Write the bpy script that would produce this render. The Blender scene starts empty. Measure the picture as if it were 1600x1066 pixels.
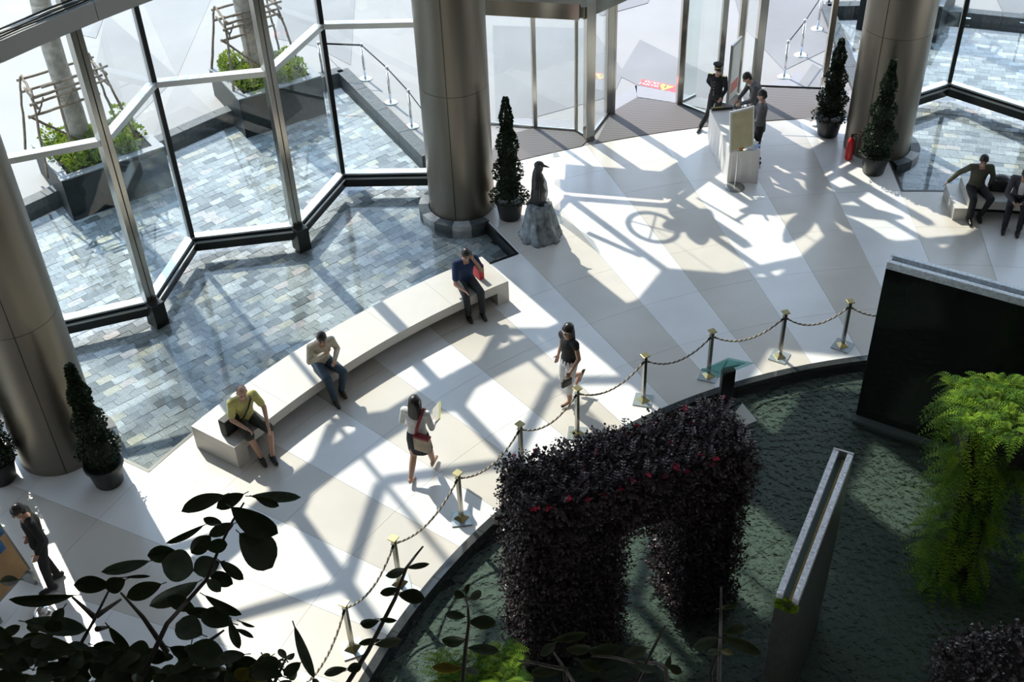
import bpy, bmesh, math, random
from mathutils import Vector, Matrix, noise
R=math.radians
random.seed(7)
SC=bpy.context.scene
COL=SC.collection
# ------------------------------------------------------------------ camera
FPX=1850.0; PITCH=R(39.24708); ROLL=R(-2.41859); CAMH=13.0036
CX,CY=7.0276,5.2006                       # centre of the round fountain pool
_fw=Vector((0,math.cos(PITCH),-math.sin(PITCH))); _r0=Vector((1,0,0)); _u0=_r0.cross(_fw)
_r=math.cos(ROLL)*_r0+math.sin(ROLL)*_u0; _u=-math.sin(ROLL)*_r0+math.cos(ROLL)*_u0
cd=bpy.data.cameras.new('camera'); cam=bpy.data.objects.new('camera',cd); COL.objects.link(cam)
M3=Matrix((_r,_u,-_fw)).transposed()
cam.matrix_world=Matrix.Translation((0,0,CAMH))@M3.to_4x4()
cd.sensor_width=36; cd.lens=FPX*36/1600; cd.clip_end=400
SC.camera=cam
# ------------------------------------------------------------------ light
SUN_AZ=R(-58); SUN_EL=R(48.5)
SUND=Vector((math.cos(SUN_AZ)*math.cos(SUN_EL),math.sin(SUN_AZ)*math.cos(SUN_EL),-math.sin(SUN_EL)))
w=bpy.data.worlds.new('sky'); SC.world=w; w.use_nodes=True
nt=w.node_tree; nt.nodes.clear()
tc=nt.nodes.new('ShaderNodeTexCoord'); sx=nt.nodes.new('ShaderNodeSeparateXYZ'); cr=nt.nodes.new('ShaderNodeValToRGB')
bg=nt.nodes.new('ShaderNodeBackground'); wo=nt.nodes.new('ShaderNodeOutputWorld')
nt.links.new(tc.outputs['Generated'],sx.inputs[0]); nt.links.new(sx.outputs['Z'],cr.inputs[0])
cr.color_ramp.elements[0].position=0.0; cr.color_ramp.elements[0].color=(.96,.96,.98,1)
cr.color_ramp.elements[1].position=0.75; cr.color_ramp.elements[1].color=(.42,.61,.93,1)
nt.links.new(cr.outputs[0],bg.inputs[0]); bg.inputs[1].default_value=2.05
nt.links.new(bg.outputs[0],wo.inputs[0])
sl=bpy.data.lights.new('sun','SUN'); sl.energy=4.3; sl.angle=0.011; sl.color=(1,.915,.80)
so=bpy.data.objects.new('sun',sl); COL.objects.link(so); so.location=(-20,40,40)
so.rotation_euler=SUND.to_track_quat('-Z','Y').to_euler()
vs=SC.view_settings; vs.view_transform='Standard'; vs.look='None'; vs.exposure=0.57; vs.gamma=1.0; vs.use_curve_mapping=False

# ------------------------------------------------------------------ helpers
def un(px,py,z=0.0):
    d=_fw+_r*((px-800)/FPX)-_u*((py-533)/FPX)
    return Vector((0,0,CAMH))+d*((z-CAMH)/d.z)
def ray(px,py,dist):
    d=(_fw+_r*((px-800)/FPX)-_u*((py-533)/FPX)).normalized()
    return Vector((0,0,CAMH))+d*dist
def P(r,a,z=0.0): return Vector((CX+r*math.cos(R(a)),CY+r*math.sin(R(a)),z))
def ang(v): return math.degrees(math.atan2(v.y-CY,v.x-CX))

MATS={}
def mat(name,col=(.5,.5,.5),rough=.5,metal=0,var=0,scale=8,bump=0,bscale=None,spec=.5,col2=None,coords='Object',trans=0,detail=4):
    if name in MATS: return MATS[name]
    m=bpy.data.materials.new(name); m.use_nodes=True; n=m.node_tree.nodes; l=m.node_tree.links
    b=n['Principled BSDF']; b.inputs['Base Color'].default_value=(*col,1); b.inputs['Roughness'].default_value=rough
    b.inputs['Metallic'].default_value=metal; b.inputs['Specular IOR Level'].default_value=spec
    if var or col2 or bump:
        t=n.new('ShaderNodeTexCoord'); no=n.new('ShaderNodeTexNoise'); no.inputs['Scale'].default_value=scale; no.inputs['Detail'].default_value=detail
        l.new(t.outputs[coords],no.inputs['Vector'])
        if var or col2:
            rp=n.new('ShaderNodeValToRGB'); rp.color_ramp.elements[0].position=.3; rp.color_ramp.elements[1].position=.7
            c2=col2 or tuple(min(1,c*(1+var)) for c in col); c1=tuple(c*(1-var) for c in col)
            rp.color_ramp.elements[0].color=(*c1,1); rp.color_ramp.elements[1].color=(*c2,1)
            l.new(no.outputs['Fac'],rp.inputs[0]); l.new(rp.outputs[0],b.inputs['Base Color'])
        if bump:
            bn=n.new('ShaderNodeBump'); bn.inputs['Strength'].default_value=bump; bn.inputs['Distance'].default_value=.02
            nb=n.new('ShaderNodeTexNoise'); nb.inputs['Scale'].default_value=bscale or scale*3; nb.inputs['Detail'].default_value=5
            l.new(t.outputs[coords],nb.inputs['Vector']); l.new(nb.outputs['Fac'],bn.inputs['Height']); l.new(bn.outputs[0],b.inputs['Normal'])
    MATS[name]=m; return m
def glassmat(name,tint,ior,rough=0.0,bump=0,bscale=3,gain=1.0,bdist=.02):
    m=bpy.data.materials.new(name); m.use_nodes=True; n=m.node_tree.nodes; l=m.node_tree.links; n.clear()
    o=n.new('ShaderNodeOutputMaterial'); mx=n.new('ShaderNodeMixShader'); tr=n.new('ShaderNodeBsdfTransparent'); gl=n.new('ShaderNodeBsdfGlossy'); lw=n.new('ShaderNodeLayerWeight'); lw.inputs['Blend'].default_value=.5
    pw=n.new('ShaderNodeMath'); pw.operation='POWER'; pw.inputs[1].default_value=5; fr=n.new('ShaderNodeMath'); fr.operation='MULTIPLY_ADD'; f0=((ior-1)/(ior+1))**2; fr.inputs[1].default_value=1-f0; fr.inputs[2].default_value=f0
    l.new(lw.outputs['Facing'],pw.inputs[0]); l.new(pw.outputs[0],fr.inputs[0])
    tr.inputs[0].default_value=(*tint,1); gl.inputs['Roughness'].default_value=rough; gl.inputs['Color'].default_value=(gain,gain,gain,1)
    l.new(fr.outputs[0],mx.inputs[0]); l.new(tr.outputs[0],mx.inputs[1]); l.new(gl.outputs[0],mx.inputs[2]); l.new(mx.outputs[0],o.inputs[0])
    if bump:
        t=n.new('ShaderNodeTexCoord'); nb=n.new('ShaderNodeTexNoise'); nb.inputs['Scale'].default_value=bscale; nb.inputs['Detail'].default_value=3
        bn=n.new('ShaderNodeBump'); bn.inputs['Strength'].default_value=bump; bn.inputs['Distance'].default_value=bdist
        l.new(t.outputs['Object'],nb.inputs['Vector']); l.new(nb.outputs['Fac'],bn.inputs['Height']); l.new(bn.outputs[0],gl.inputs['Normal']); l.new(bn.outputs[0],lw.inputs['Normal'])
    MATS[name]=m; return m

class MB:
    def __init__(s): s.v=[]; s.f=[]; s.fm=[]
    def add(s,vs,fs,mi=0):
        o=len(s.v); s.v+=[tuple(x) for x in vs]; s.f+=[tuple(i+o for i in q) for q in fs]; s.fm+=[mi]*len(fs); return s
    def box(s,c,d,rz=0,mi=0,M=None):
        x,y,z=d[0]/2,d[1]/2,d[2]/2; vs=[Vector((i*x,j*y,k*z)) for i in(-1,1) for j in(-1,1) for k in(-1,1)]
        if M is not None: vs=[M@q for q in vs]
        elif rz: m=Matrix.Rotation(rz,3,'Z'); vs=[m@q for q in vs]
        c=Vector(c); return s.add([q+c for q in vs],[(0,1,3,2),(4,6,7,5),(0,4,5,1),(2,3,7,6),(0,2,6,4),(1,5,7,3)],mi)
    def bar(s,a,b,w,h,mi=0):
        a=Vector(a); b=Vector(b); d=b-a; L=d.length; x=d.normalized(); up=Vector((0,0,1)) if abs(x.z)<.95 else Vector((0,1,0))
        y=up.cross(x).normalized(); z=x.cross(y); M=Matrix((x,y,z)).transposed(); return s.box((a+b)/2,(L,w,h),0,mi,M)
    def prism(s,pts,z0,z1,mi=0):
        n=len(pts); ar=sum(pts[i][0]*pts[(i+1)%n][1]-pts[(i+1)%n][0]*pts[i][1] for i in range(n))
        if ar<0: pts=pts[::-1]
        vs=[(p[0],p[1],z0) for p in pts]+[(p[0],p[1],z1) for p in pts]
        fs=[tuple(range(n))[::-1],tuple(range(n,2*n))]+[(i,(i+1)%n,n+(i+1)%n,n+i) for i in range(n)]
        return s.add(vs,fs,mi)
    def tube(s,pts,rad,n=8,mi=0,caps=True,ry=None,side=None):
        pts=[Vector(p) for p in pts]; m=len(pts)
        if not hasattr(rad,'__len__'): rad=[rad]*m
        if ry is None: ry=rad
        vs=[]; fs=[]; ref=Vector(side) if side is not None else None
        for i,p in enumerate(pts):
            t=(pts[min(i+1,m-1)]-pts[max(i-1,0)]).normalized()
            if ref is None: ref=Vector((0,0,1)) if abs(t.z)<.9 else Vector((1,0,0)); ref=ref.cross(t)
            x=(ref-t*ref.dot(t))
            if x.length<1e-5: x=t.orthogonal()
            x.normalize(); 
            if side is None: ref=x
            y=t.cross(x)
            for k in range(n):
                a=2*math.pi*k/n; vs.append(p+x*(math.cos(a)*rad[i])+y*(math.sin(a)*ry[i]))
        for i in range(m-1):
            for k in range(n): a=i*n+k; b=i*n+(k+1)%n; fs.append((a,b,b+n,a+n))
        if caps: fs.append(tuple(range(n))[::-1]); fs.append(tuple(range((m-1)*n,m*n)))
        return s.add(vs,fs,mi)
    def lathe(s,prof,c=(0,0,0),n=24,mi=0,sx=1,sy=1):
        vs=[]; fs=[]; m=len(prof)
        for r,z in prof:
            for k in range(n): a=2*math.pi*k/n; vs.append((c[0]+r*sx*math.cos(a),c[1]+r*sy*math.sin(a),c[2]+z))
        for i in range(m-1):
            for k in range(n): a=i*n+k; b=i*n+(k+1)%n; fs.append((a,b,b+n,a+n))
        fs.append(tuple(range(n))[::-1]); fs.append(tuple(range((m-1)*n,m*n)))
        return s.add(vs,fs,mi)
    def ell(s,c,r,M=None,n=12,m=8,mi=0):
        c=Vector(c); vs=[]; fs=[]
        if not hasattr(r,'__len__'): r=(r,r,r)
        for i in range(1,m):
            t=math.pi*i/m
            for k in range(n):
                a=2*math.pi*k/n; q=Vector((r[0]*math.sin(t)*math.cos(a),r[1]*math.sin(t)*math.sin(a),-r[2]*math.cos(t))); vs.append(c+(M@q if M is not None else q))
        for i in range(m-2):
            for k in range(n): a=i*n+k; b=i*n+(k+1)%n; fs.append((a,b,b+n,a+n))
        lo=Vector((0,0,-r[2])); hi=Vector((0,0,r[2])); b0=len(vs); vs.append(c+(M@lo if M is not None else lo)); vs.append(c+(M@hi if M is not None else hi))
        for k in range(n): fs.append((b0,(k+1)%n,k)); fs.append((b0+1,(m-2)*n+k,(m-2)*n+(k+1)%n))
        return s.add(vs,fs,mi)
    def cap(s,a,b,r0,r1,n=10):
        a=Vector(a); b=Vector(b); d=b-a
        if d.length<1e-6: return s.ell(a,r0)
        t=d.normalized(); pts=[]; rr=[]
        for k in range(4): q=math.pi/2*(1-k/3.0); pts.append(a-t*(r0*math.sin(q))); rr.append(max(.0008,r0*math.cos(q)))
        for k in range(4): q=math.pi/2*(k/3.0); pts.append(b+t*(r1*math.sin(q))); rr.append(max(.0008,r1*math.cos(q)))
        return s.tube(pts,rr,n)
    def sector(s,r0,r1,a0,a1,z0,z1,n=8,mi=0):
        A=[a0+(a1-a0)*i/n for i in range(n+1)]
        pts=[P(r1,a) for a in A]+[P(r0,a) for a in reversed(A)]
        vs=[]; fs=[]
        for i in range(n+1):
            vs+=[P(r0,A[i],z0),P(r1,A[i],z0),P(r1,A[i],z1),P(r0,A[i],z1)]
        for i in range(n):
            o=4*i
            for k in range(4): fs.append((o+k,o+(k+1)%4,o+4+(k+1)%4,o+4+k))
        fs.append((3,2,1,0)); o=4*n; fs.append((o,o+1,o+2,o+3))
        return s.add(vs,fs,mi)
    def mesh(s,name,mats,smooth=False):
        me=bpy.data.meshes.new(name); me.from_pydata(s.v,[],s.f); 
        for m in (mats if isinstance(mats,(list,tuple)) else [mats]): me.materials.append(m)
        if any(s.fm): me.polygons.foreach_set('material_index',s.fm)
        bm=bmesh.new(); bm.from_mesh(me); bmesh.ops.recalc_face_normals(bm,faces=bm.faces); bm.to_mesh(me); bm.free()
        if smooth: me.polygons.foreach_set('use_smooth',[True]*len(me.polygons)); 
        me.update(); return me
    def build(s,name,mats,parent=None,smooth=False,world=True,bevel=0,fast=False):
        if parent is not None and world:
            o=parent
            off=Vector((0,0,0))
            while o is not None: off+=Vector(o.location); o=o.parent
            s.v=[(x-off.x,y-off.y,z-off.z) for x,y,z in s.v]
        if fast:
            me=bpy.data.meshes.new(name); me.from_pydata(s.v,[],s.f)
            for m in (mats if isinstance(mats,(list,tuple)) else [mats]): me.materials.append(m)
            if any(s.fm): me.polygons.foreach_set('material_index',s.fm)
            if smooth: me.polygons.foreach_set('use_smooth',[True]*len(me.polygons))
        else: me=s.mesh(name,mats,smooth)
        o=bpy.data.objects.new(name,me); COL.objects.link(o)
        if parent is not None: o.parent=parent
        if smooth=='auto' : me.set_sharp_from_angle(angle=R(40))
        if bevel:
            b=o.modifiers.new('bevel','BEVEL'); b.width=bevel; b.segments=2; b.limit_method='ANGLE'
        return o
def tag(o,label=None,cat=None,group=None,kind=None):
    if label: o['label']=label
    if cat: o['category']=cat
    if group: o['group']=group
    if kind: o['kind']=kind
    return o
def thing(name,label,cat,loc=(0,0,0),rz=0,group=None,kind=None):
    o=bpy.data.objects.new(name,None); COL.objects.link(o); o.location=loc; o.rotation_euler=(0,0,rz); o.empty_display_size=.1
    return tag(o,label,cat,group,kind)
def struct(name,label=None,loc=(0,0,0)):
    o=bpy.data.objects.new(name,None); COL.objects.link(o); o.location=loc; o['kind']='structure'
    if label: o['label']=label
    return o
def copy_tree(o,parent=None):
    c=o.copy(); COL.objects.link(c); c.parent=parent
    for ch in list(o.children): copy_tree(ch,c)
    return c
def remesh(mb,voxel,smooth_it=2):
    me=mb.mesh('tmp',[]); o=bpy.data.objects.new('tmp',me); COL.objects.link(o)
    m=o.modifiers.new('r','REMESH'); m.mode='VOXEL'; m.voxel_size=voxel
    if smooth_it: q=o.modifiers.new('s','SMOOTH'); q.iterations=smooth_it; q.factor=.5
    dg=bpy.context.evaluated_depsgraph_get(); me2=bpy.data.meshes.new_from_object(o.evaluated_get(dg))
    bpy.data.objects.remove(o); bpy.data.meshes.remove(me)
    me2.polygons.foreach_set('use_smooth',[True]*len(me2.polygons)); return me2
def blob(mb,name,m,parent,voxel=.012,sm=2):
    me=remesh(mb,voxel,sm); me.name=name; me.materials.clear(); me.materials.append(m)
    o=bpy.data.objects.new(name,me); COL.objects.link(o); o.parent=parent; return o
def xf(mb,M):
    mb.v=[tuple(M@Vector(q)) for q in mb.v]; return mb

def leafmat(name,col,rough,tcol,tf=.35,var=.4,scale=20):
    m=mat(name,col,rough,0,var,scale,spec=.25); n=m.node_tree.nodes; l=m.node_tree.links
    o=n['Material Output']; tr=n.new('ShaderNodeBsdfTranslucent'); tr.inputs[0].default_value=(*tcol,1); mx=n.new('ShaderNodeMixShader'); mx.inputs[0].default_value=tf
    l.new(n['Principled BSDF'].outputs[0],mx.inputs[1]); l.new(tr.outputs[0],mx.inputs[2]); l.new(mx.outputs[0],o.inputs[0]); return m
# ------------------------------------------------------------------ materials
def stone_floor(name,col,col2):
    m=mat(name,col,.22,0,.04,1.2,0,spec=.5,col2=col2,coords='Object'); return m
M_white=stone_floor('white_marble',(.72,.72,.71),(.76,.76,.755))
M_beige=stone_floor('beige_marble',(.56,.53,.48),(.60,.565,.51))
M_grout=mat('grout',(.4,.39,.37),.6)
M_plaza=mat('plaza_stone',(.245,.238,.228),.6,0,.05,.6,.1,30)
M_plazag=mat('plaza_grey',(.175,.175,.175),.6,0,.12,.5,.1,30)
M_bench=mat('bench_stone',(.54,.52,.48),.3,0,.03,3)
M_gran=mat('dark_granite',(.035,.04,.042),.12,0,.3,60)
M_gran2=mat('rim_granite',(.07,.08,.085),.5,0,.25,12,spec=.3)
M_alu=mat('aluminium',(.62,.63,.62),.3,.9)
M_frame=mat('frame_metal',(.33,.34,.33),.35,.8)
M_dark=mat('dark_metal',(.02,.022,.022),.3,.6)
M_steel=mat('stainless',(.44,.42,.37),.18,1.0)
M_chrome=mat('chrome',(.75,.75,.75),.12,1.0)
M_brass=mat('brass',(.42,.36,.18),.28,1.0)
M_bronze=mat('post_bronze',(.34,.33,.29),.25,1.0)
M_ceil=mat('ceiling_grey',(.42,.42,.41),.8)
M_wall=mat('wall_dark',(.10,.10,.095),.7)
M_glass=glassmat('clear_glass',(.95,.975,.965),1.42)
M_gtop=glassmat('green_glass',(.62,.80,.78),1.5)
M_acr=glassmat('acrylic',(.88,.9,.9),1.5)
M_water=glassmat('still_water',(.93,.955,.965),1.33,.0,.04,5,1.0)
M_fwater=glassmat('rippled_water',(.84,.90,.88),1.30,.02,1.0,9,.6,.16)
M_mat=mat('door_mat',(.16,.15,.15),.8,0,.2,40)
M_mat2=mat('steel_grating',(.55,.55,.58),.4,.3)
M_black=mat('black_plastic',(.012,.012,.013),.4)
M_rubber=mat('pot_black',(.012,.013,.013),.45)
M_leaf=mat('topiary_leaf',(.018,.04,.016),.45,0,.5,30)
M_leaf2=leafmat('shrub_leaf',(.12,.2,.03),.5,(.3,.38,.04),.35,.5,15)
M_soil=mat('soil',(.03,.022,.015),.9)
M_trunk=mat('trunk_bark',(.27,.25,.21),.85,0,.3,8,.6,20)
M_bamboo=mat('eucalyptus_pole',(.17,.13,.09),.8,0,.35,12,.4,30)
M_red=mat('red_paint',(.55,.02,.02),.35)
M_redleaf=mat('burgundy_leaf',(.042,.028,.033),.32,0,.6,25)
M_pink=mat('pink_flower',(.55,.02,.08),.5)
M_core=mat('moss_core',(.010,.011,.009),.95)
M_fern=leafmat('fern_green',(.05,.125,.008),.75,(.13,.24,.012),.3,.6,10)
M_fern2=leafmat('fern_lime',(.14,.25,.014),.75,(.26,.36,.02),.3,.4,10)
M_big=leafmat('rubber_plant_leaf',(.022,.036,.016),.33,(.10,.11,.015),.3)
M_bigp=leafmat('leaf_underside',(.06,.085,.06),.5,(.09,.11,.03),.3)
M_bigy=leafmat('yellowing_leaf',(.10,.10,.018),.45,(.25,.2,.02),.4)
M_stem=mat('stem_brown',(.03,.025,.018),.8)
M_cloth=mat('table_cloth',(.72,.70,.67),.85,0,.03,20)
M_skin=mat('skin',(.42,.24,.16),.55)
M_skin2=mat('skin_light',(.5,.3,.22),.55)
M_hair=mat('hair_black',(.012,.010,.010),.35)
M_hairg=mat('hair_grey',(.20,.13,.10),.6)
M_eye=mat('eye_dark',(.02,.015,.01),.2)
M_lip=mat('lips',(.35,.12,.1),.5)
# ================================================================== STRUCTURE
FA=86.5; FS=5.075
floor=struct('floor','polished lobby floor of radiating white and beige marble stripes')
MB().sector(9.98,15.02,48,196,-.7,-.014,60).sector(15,18.6,86.35,117.2,-.7,-.014,12).sector(15,17.9,148.15,184,-.7,-.014,16).build('screed',M_grout,floor)
def slab(r0,r1,a0,a1,m):
    n=4; g=.0022; aa=[a0+(a1-a0)*i/n for i in range(n+1)]
    MB().sector(r0+g,r1-g,a0+math.degrees(g/r0),a1-math.degrees(g/r0),-.03,0,n).build('stone_slab',m,floor)
k=-7
while FA+FS*k<190:
    a0=FA+FS*k; a1=a0+FS; m=M_beige if (k%2)==1 else M_white
    cuts=[9.99,11.2,12.45,13.7,15.0]
    for i in range(4): slab(cuts[i],cuts[i+1],a0,a1,m)
    b0=max(a0,86.35); b1=min(a1,117.2)
    if b1-b0>.1:
        for i,(q0,q1) in enumerate([(15,16),(16,17),(17,18.07)]): slab(q0,q1,b0,b1,m)
    b0=max(a0,148.15); b1=min(a1,184)
    if b1-b0>.1:
        for q0,q1 in ((15,16.4),(16.4,17.9)): slab(q0,q1,b0,b1,m)
    k+=1

# ---- fountain pool shell
rim=struct('trim_1','dark granite rim of the round fountain pool')
for i in range(24): MB().sector(9.86,9.985,50+6*i+.02,56+6*i-.02,-.75,.012,3).build('rim_stone',M_gran,rim)
# ---- pools beside the facade (left polygon, right one mirrored about the entrance axis)
KL=[un(690,262),Vector((-1.62,22.2,0)),Vector((-3.83,26.43,0)),Vector((-4.75,25.95,0)),Vector((-6.55,24.46,0)),Vector((-7.94,23.13,0)),Vector((-9.61,21.27,0)),P(23.3,142),P(23.3,148.3)]
KL[0]=P(17.9,117.15)
def mir(v):
    r=math.hypot(v.x-CX,v.y-CY); a=ang(v); q=P(r,203.55-a); q.z=v.z; return q
KR=[mir(v) for v in KL]
def arc(r,a0,a1,n=12): return [P(r,a0+(a1-a0)*i/n) for i in range(n+1)]
POOLS=[('left',arc(15.0,148.25,117.2)+KL),('right',arc(15.0,55.3,86.35)+KR)]
def inside(p,poly):
    c=False; n=len(poly); j=n-1
    for i in range(n):
        a,b=poly[i],poly[j]
        if (a.y>p.y)!=(b.y>p.y) and p.x<(b.x-a.x)*(p.y-a.y)/(b.y-a.y)+a.x: c=not c
        j=i
    return c
def slatemat(nm='slate_tile',sc=11,lo=.5,hi=1.3,bmp=.5):
    m=bpy.data.materials.new(nm); m.use_nodes=True; n=m.node_tree.nodes; l=m.node_tree.links; b=n['Principled BSDF']
    at=n.new('ShaderNodeAttribute'); at.attribute_name='tone'; tc=n.new('ShaderNodeTexCoord')
    no=n.new('ShaderNodeTexNoise'); no.inputs['Scale'].default_value=sc; no.inputs['Detail'].default_value=9; no.inputs['Roughness'].default_value=.7; no.inputs['Distortion'].default_value=1.5
    l.new(tc.outputs['Object'],no.inputs['Vector'])
    rp=n.new('ShaderNodeValToRGB'); rp.color_ramp.elements[0].position=.32; rp.color_ramp.elements[1].position=.68
    rp.color_ramp.elements[0].color=(lo,lo,lo,1); rp.color_ramp.elements[1].color=(hi,hi,hi*.98,1); l.new(no.outputs['Fac'],rp.inputs[0])
    mx=n.new('ShaderNodeMix'); mx.data_type='RGBA'; mx.blend_type='MULTIPLY'; mx.inputs[0].default_value=1
    l.new(at.outputs['Color'],mx.inputs[6]); l.new(rp.outputs[0],mx.inputs[7]); l.new(mx.outputs[2],b.inputs['Base Color'])
    b.inputs['Roughness'].default_value=.6
    bn=n.new('ShaderNodeBump'); bn.inputs['Strength'].default_value=bmp; bn.inputs['Distance'].default_value=.02; l.new(no.outputs['Fac'],bn.inputs['Height']); l.new(bn.outputs[0],b.inputs['Normal'])
    return m
M_slate=slatemat()
def tones(me,cols):
    a=me.color_attributes.new('tone','FLOAT_COLOR','CORNER'); buf=[]
    for p,c in zip(me.polygons,cols): buf+=list(c)*p.loop_total
    a.data.foreach_set('color',buf)
def slate_tone(rnd,base=(.29,.30,.295)):
    t=rnd.random()
    if t<.06: c=(.50,.46,.36)
    elif t<.2: c=(.50,.51,.505)
    elif t<.32: c=(.14,.15,.15)
    elif t<.36: c=(.50,.43,.40)
    else:
        k=.75+.5*rnd.random(); c=(base[0]*k,base[1]*k,base[2]*k)
    return (*c,1)
def lay_tiles(parent,poly,ztop,L,W,dirdeg,nparts,camz,base=(.29,.30,.295),seed=1,gap=.006,rmin=None):
    rnd=random.Random(seed); d=Vector((math.cos(R(dirdeg)),math.sin(R(dirdeg)),0)); e=Vector((-d.y,d.x,0))
    us=[v.dot(d) for v in poly]; vs_=[v.dot(e) for v in poly]; tiles=[]
    j=int(min(vs_)/W)-1
    while j*W<max(vs_)+W:
        off=(j%2)*L*.5+rnd.uniform(-.06,.06); i=int((min(us)-off)/L)-2
        while i*L+off<max(us)+L:
            c=d*(i*L+off+L/2)+e*(j*W+W/2)
            if inside(c,poly): tiles.append((c,ztop+rnd.uniform(-.006,.006),slate_tone(rnd,base)))
            i+=1
        j+=1
    def shows(c):
        q=Vector((c.x,c.y,ztop))-Vector((0,0,CAMH)); zc=q.dot(_fw); 
        if zc<=0: return 1e9
        x=800+FPX*q.dot(_r)/zc; y=533-FPX*q.dot(_u)/zc
        return q.length if (0<x<1600 and 0<y<1066) else q.length+1000
    tiles.sort(key=lambda t:shows(t[0]))
    def quad(mb,c,z): mb.box((c.x,c.y,z-.03),(L-gap,W-gap,.06),R(dirdeg))
    protos={}
    for c,z,t in tiles[:nparts]:
        key=tuple(round(x,1) for x in t)
        if key not in protos:
            mb=MB().box((0,0,-.03),(L-gap,W-gap,.06)); me=mb.mesh('slate_tile',M_slate); tones(me,[t]*6); protos[key]=me
        o=bpy.data.objects.new('slate_tile',protos[key]); COL.objects.link(o); o.parent=parent; o.location=(c.x-parent.location.x,c.y-parent.location.y,z-parent.location.z); o.rotation_euler=(0,0,R(dirdeg)+(math.pi if rnd.random()<.5 else 0))
    rest=tiles[nparts:]
    if rest:
        mb=MB(); cols=[]
        for c,z,t in rest: quad(mb,c,z); cols+=[t]*6
        o=mb.build('slate_tiling',M_slate,parent); tones(o.data,cols); o['kind']='stuff'
for (nm,poly) in POOLS:
    pf=struct('floor_pool_'+nm,'grey slate tiled bottom of the %s reflecting pool under the glass facade'%nm)
    lay_tiles(pf,poly,-.26,.30,.175,40 if nm=='left' else 163,300 if nm=='left' else 120,CAMH,seed=3)
    MB().prism([tuple(p) for p in poly],-.45,-.29).build('pool_bed',M_gran2,pf)
    MB().prism([tuple(p) for p in poly],-.085,-.08).build('water_surface',M_water,pf)
pf=struct('floor_pool_far_left','tiled bottom of the reflecting pool beyond the left steel column')
pl3=arc(17.9,181,150.6)+[P(23.3,150.6),P(23.3,181)]
lay_tiles(pf,pl3,-.26,.30,.175,72,40,CAMH,seed=5); MB().prism([tuple(p) for p in pl3],-.45,-.29).build('pool_bed',M_gran2,pf); MB().prism([tuple(p) for p in pl3],-.085,-.08).build('water_surface',M_water,pf)
n_t=2
for K in (KL,KR):
    cb=struct('trim_%d'%n_t,'grey granite kerb around the outdoor part of the pool'); n_t+=1
    for a,b in zip(K[1:],K[2:]):
        d=(b-a).normalized(); e=Vector((-d.y,d.x,0)); 
        L=(b-a).length; m=max(1,round(L/1.2))
        for i in range(m):
            q0=a+d*(L*i/m+.003); q1=a+d*(L*(i+1)/m-.003)
            MB().bar((q0.x,q0.y,-.09),(q1.x,q1.y,-.09),.30,.42).build('kerb_stone',M_gran2,cb,bevel=.008)
edge=struct('trim_4','thin black edge where the lobby floor meets the reflecting pools')
MB().sector(14.97,15.03,117.2,148.25,-.4,.006,16).sector(14.97,15.03,55.3,86.35,-.4,.006,16).sector(17.87,17.93,150.6,181,-.4,.006,16).build('edge_strip',M_dark,edge)
for a in (117.2,86.35,148.2):
    MB().bar(P(14.98,a,-.19),P(17.9,a,-.19),.05,.395).build('edge_strip',M_dark,edge)
# ---- plaza
plaza=struct('floor_plaza','sunlit white stone plaza outside the glass facade')
def big(pts): MB().prism([tuple(p) for p in pts],-.4,-.004).build('paving',M_plaza,plaza)
big(arc(18.06,86.3,117.2,16)+[P(19.3,117.2),P(22,117.0),P(70,117),P(78,109),P(80,102),P(78,95),P(70,86.4),P(22,86.5),P(19.3,86.3)])
for K,sg in ((KL,1),(KR,-1)):
    kk=K[1:]
    outer=[P(70,117 if sg>0 else 86.55)]+[P(70,ang(v)) for v in kk[1:]]
    for i in range(len(kk)-1): 
        if i==0: big([kk[0],kk[1],outer[1],P(70,117 if sg>0 else 86.5)])
        else: big([kk[i],kk[i+1],outer[i+1],outer[i]])
big([P(23.3,148.3),P(23.3,165),P(23.3,182),P(70,182),P(70,165),P(70,148.3)])
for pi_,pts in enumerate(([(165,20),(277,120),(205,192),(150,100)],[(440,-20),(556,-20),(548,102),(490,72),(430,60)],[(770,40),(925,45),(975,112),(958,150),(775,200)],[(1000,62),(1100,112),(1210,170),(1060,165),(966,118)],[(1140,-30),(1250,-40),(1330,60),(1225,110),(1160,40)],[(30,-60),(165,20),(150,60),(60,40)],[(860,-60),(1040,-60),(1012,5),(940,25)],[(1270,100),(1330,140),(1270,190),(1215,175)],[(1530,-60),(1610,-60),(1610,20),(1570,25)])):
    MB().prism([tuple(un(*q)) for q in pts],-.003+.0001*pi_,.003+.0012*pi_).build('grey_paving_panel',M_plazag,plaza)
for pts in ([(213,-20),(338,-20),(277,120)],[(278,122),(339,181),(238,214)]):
    MB().prism([tuple(un(*q)) for q in pts],-.002,.0022).build('pale_grey_paving_panel',mat('plaza_pale',(.21,.208,.206),.6,0,.06,.6),plaza)
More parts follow.
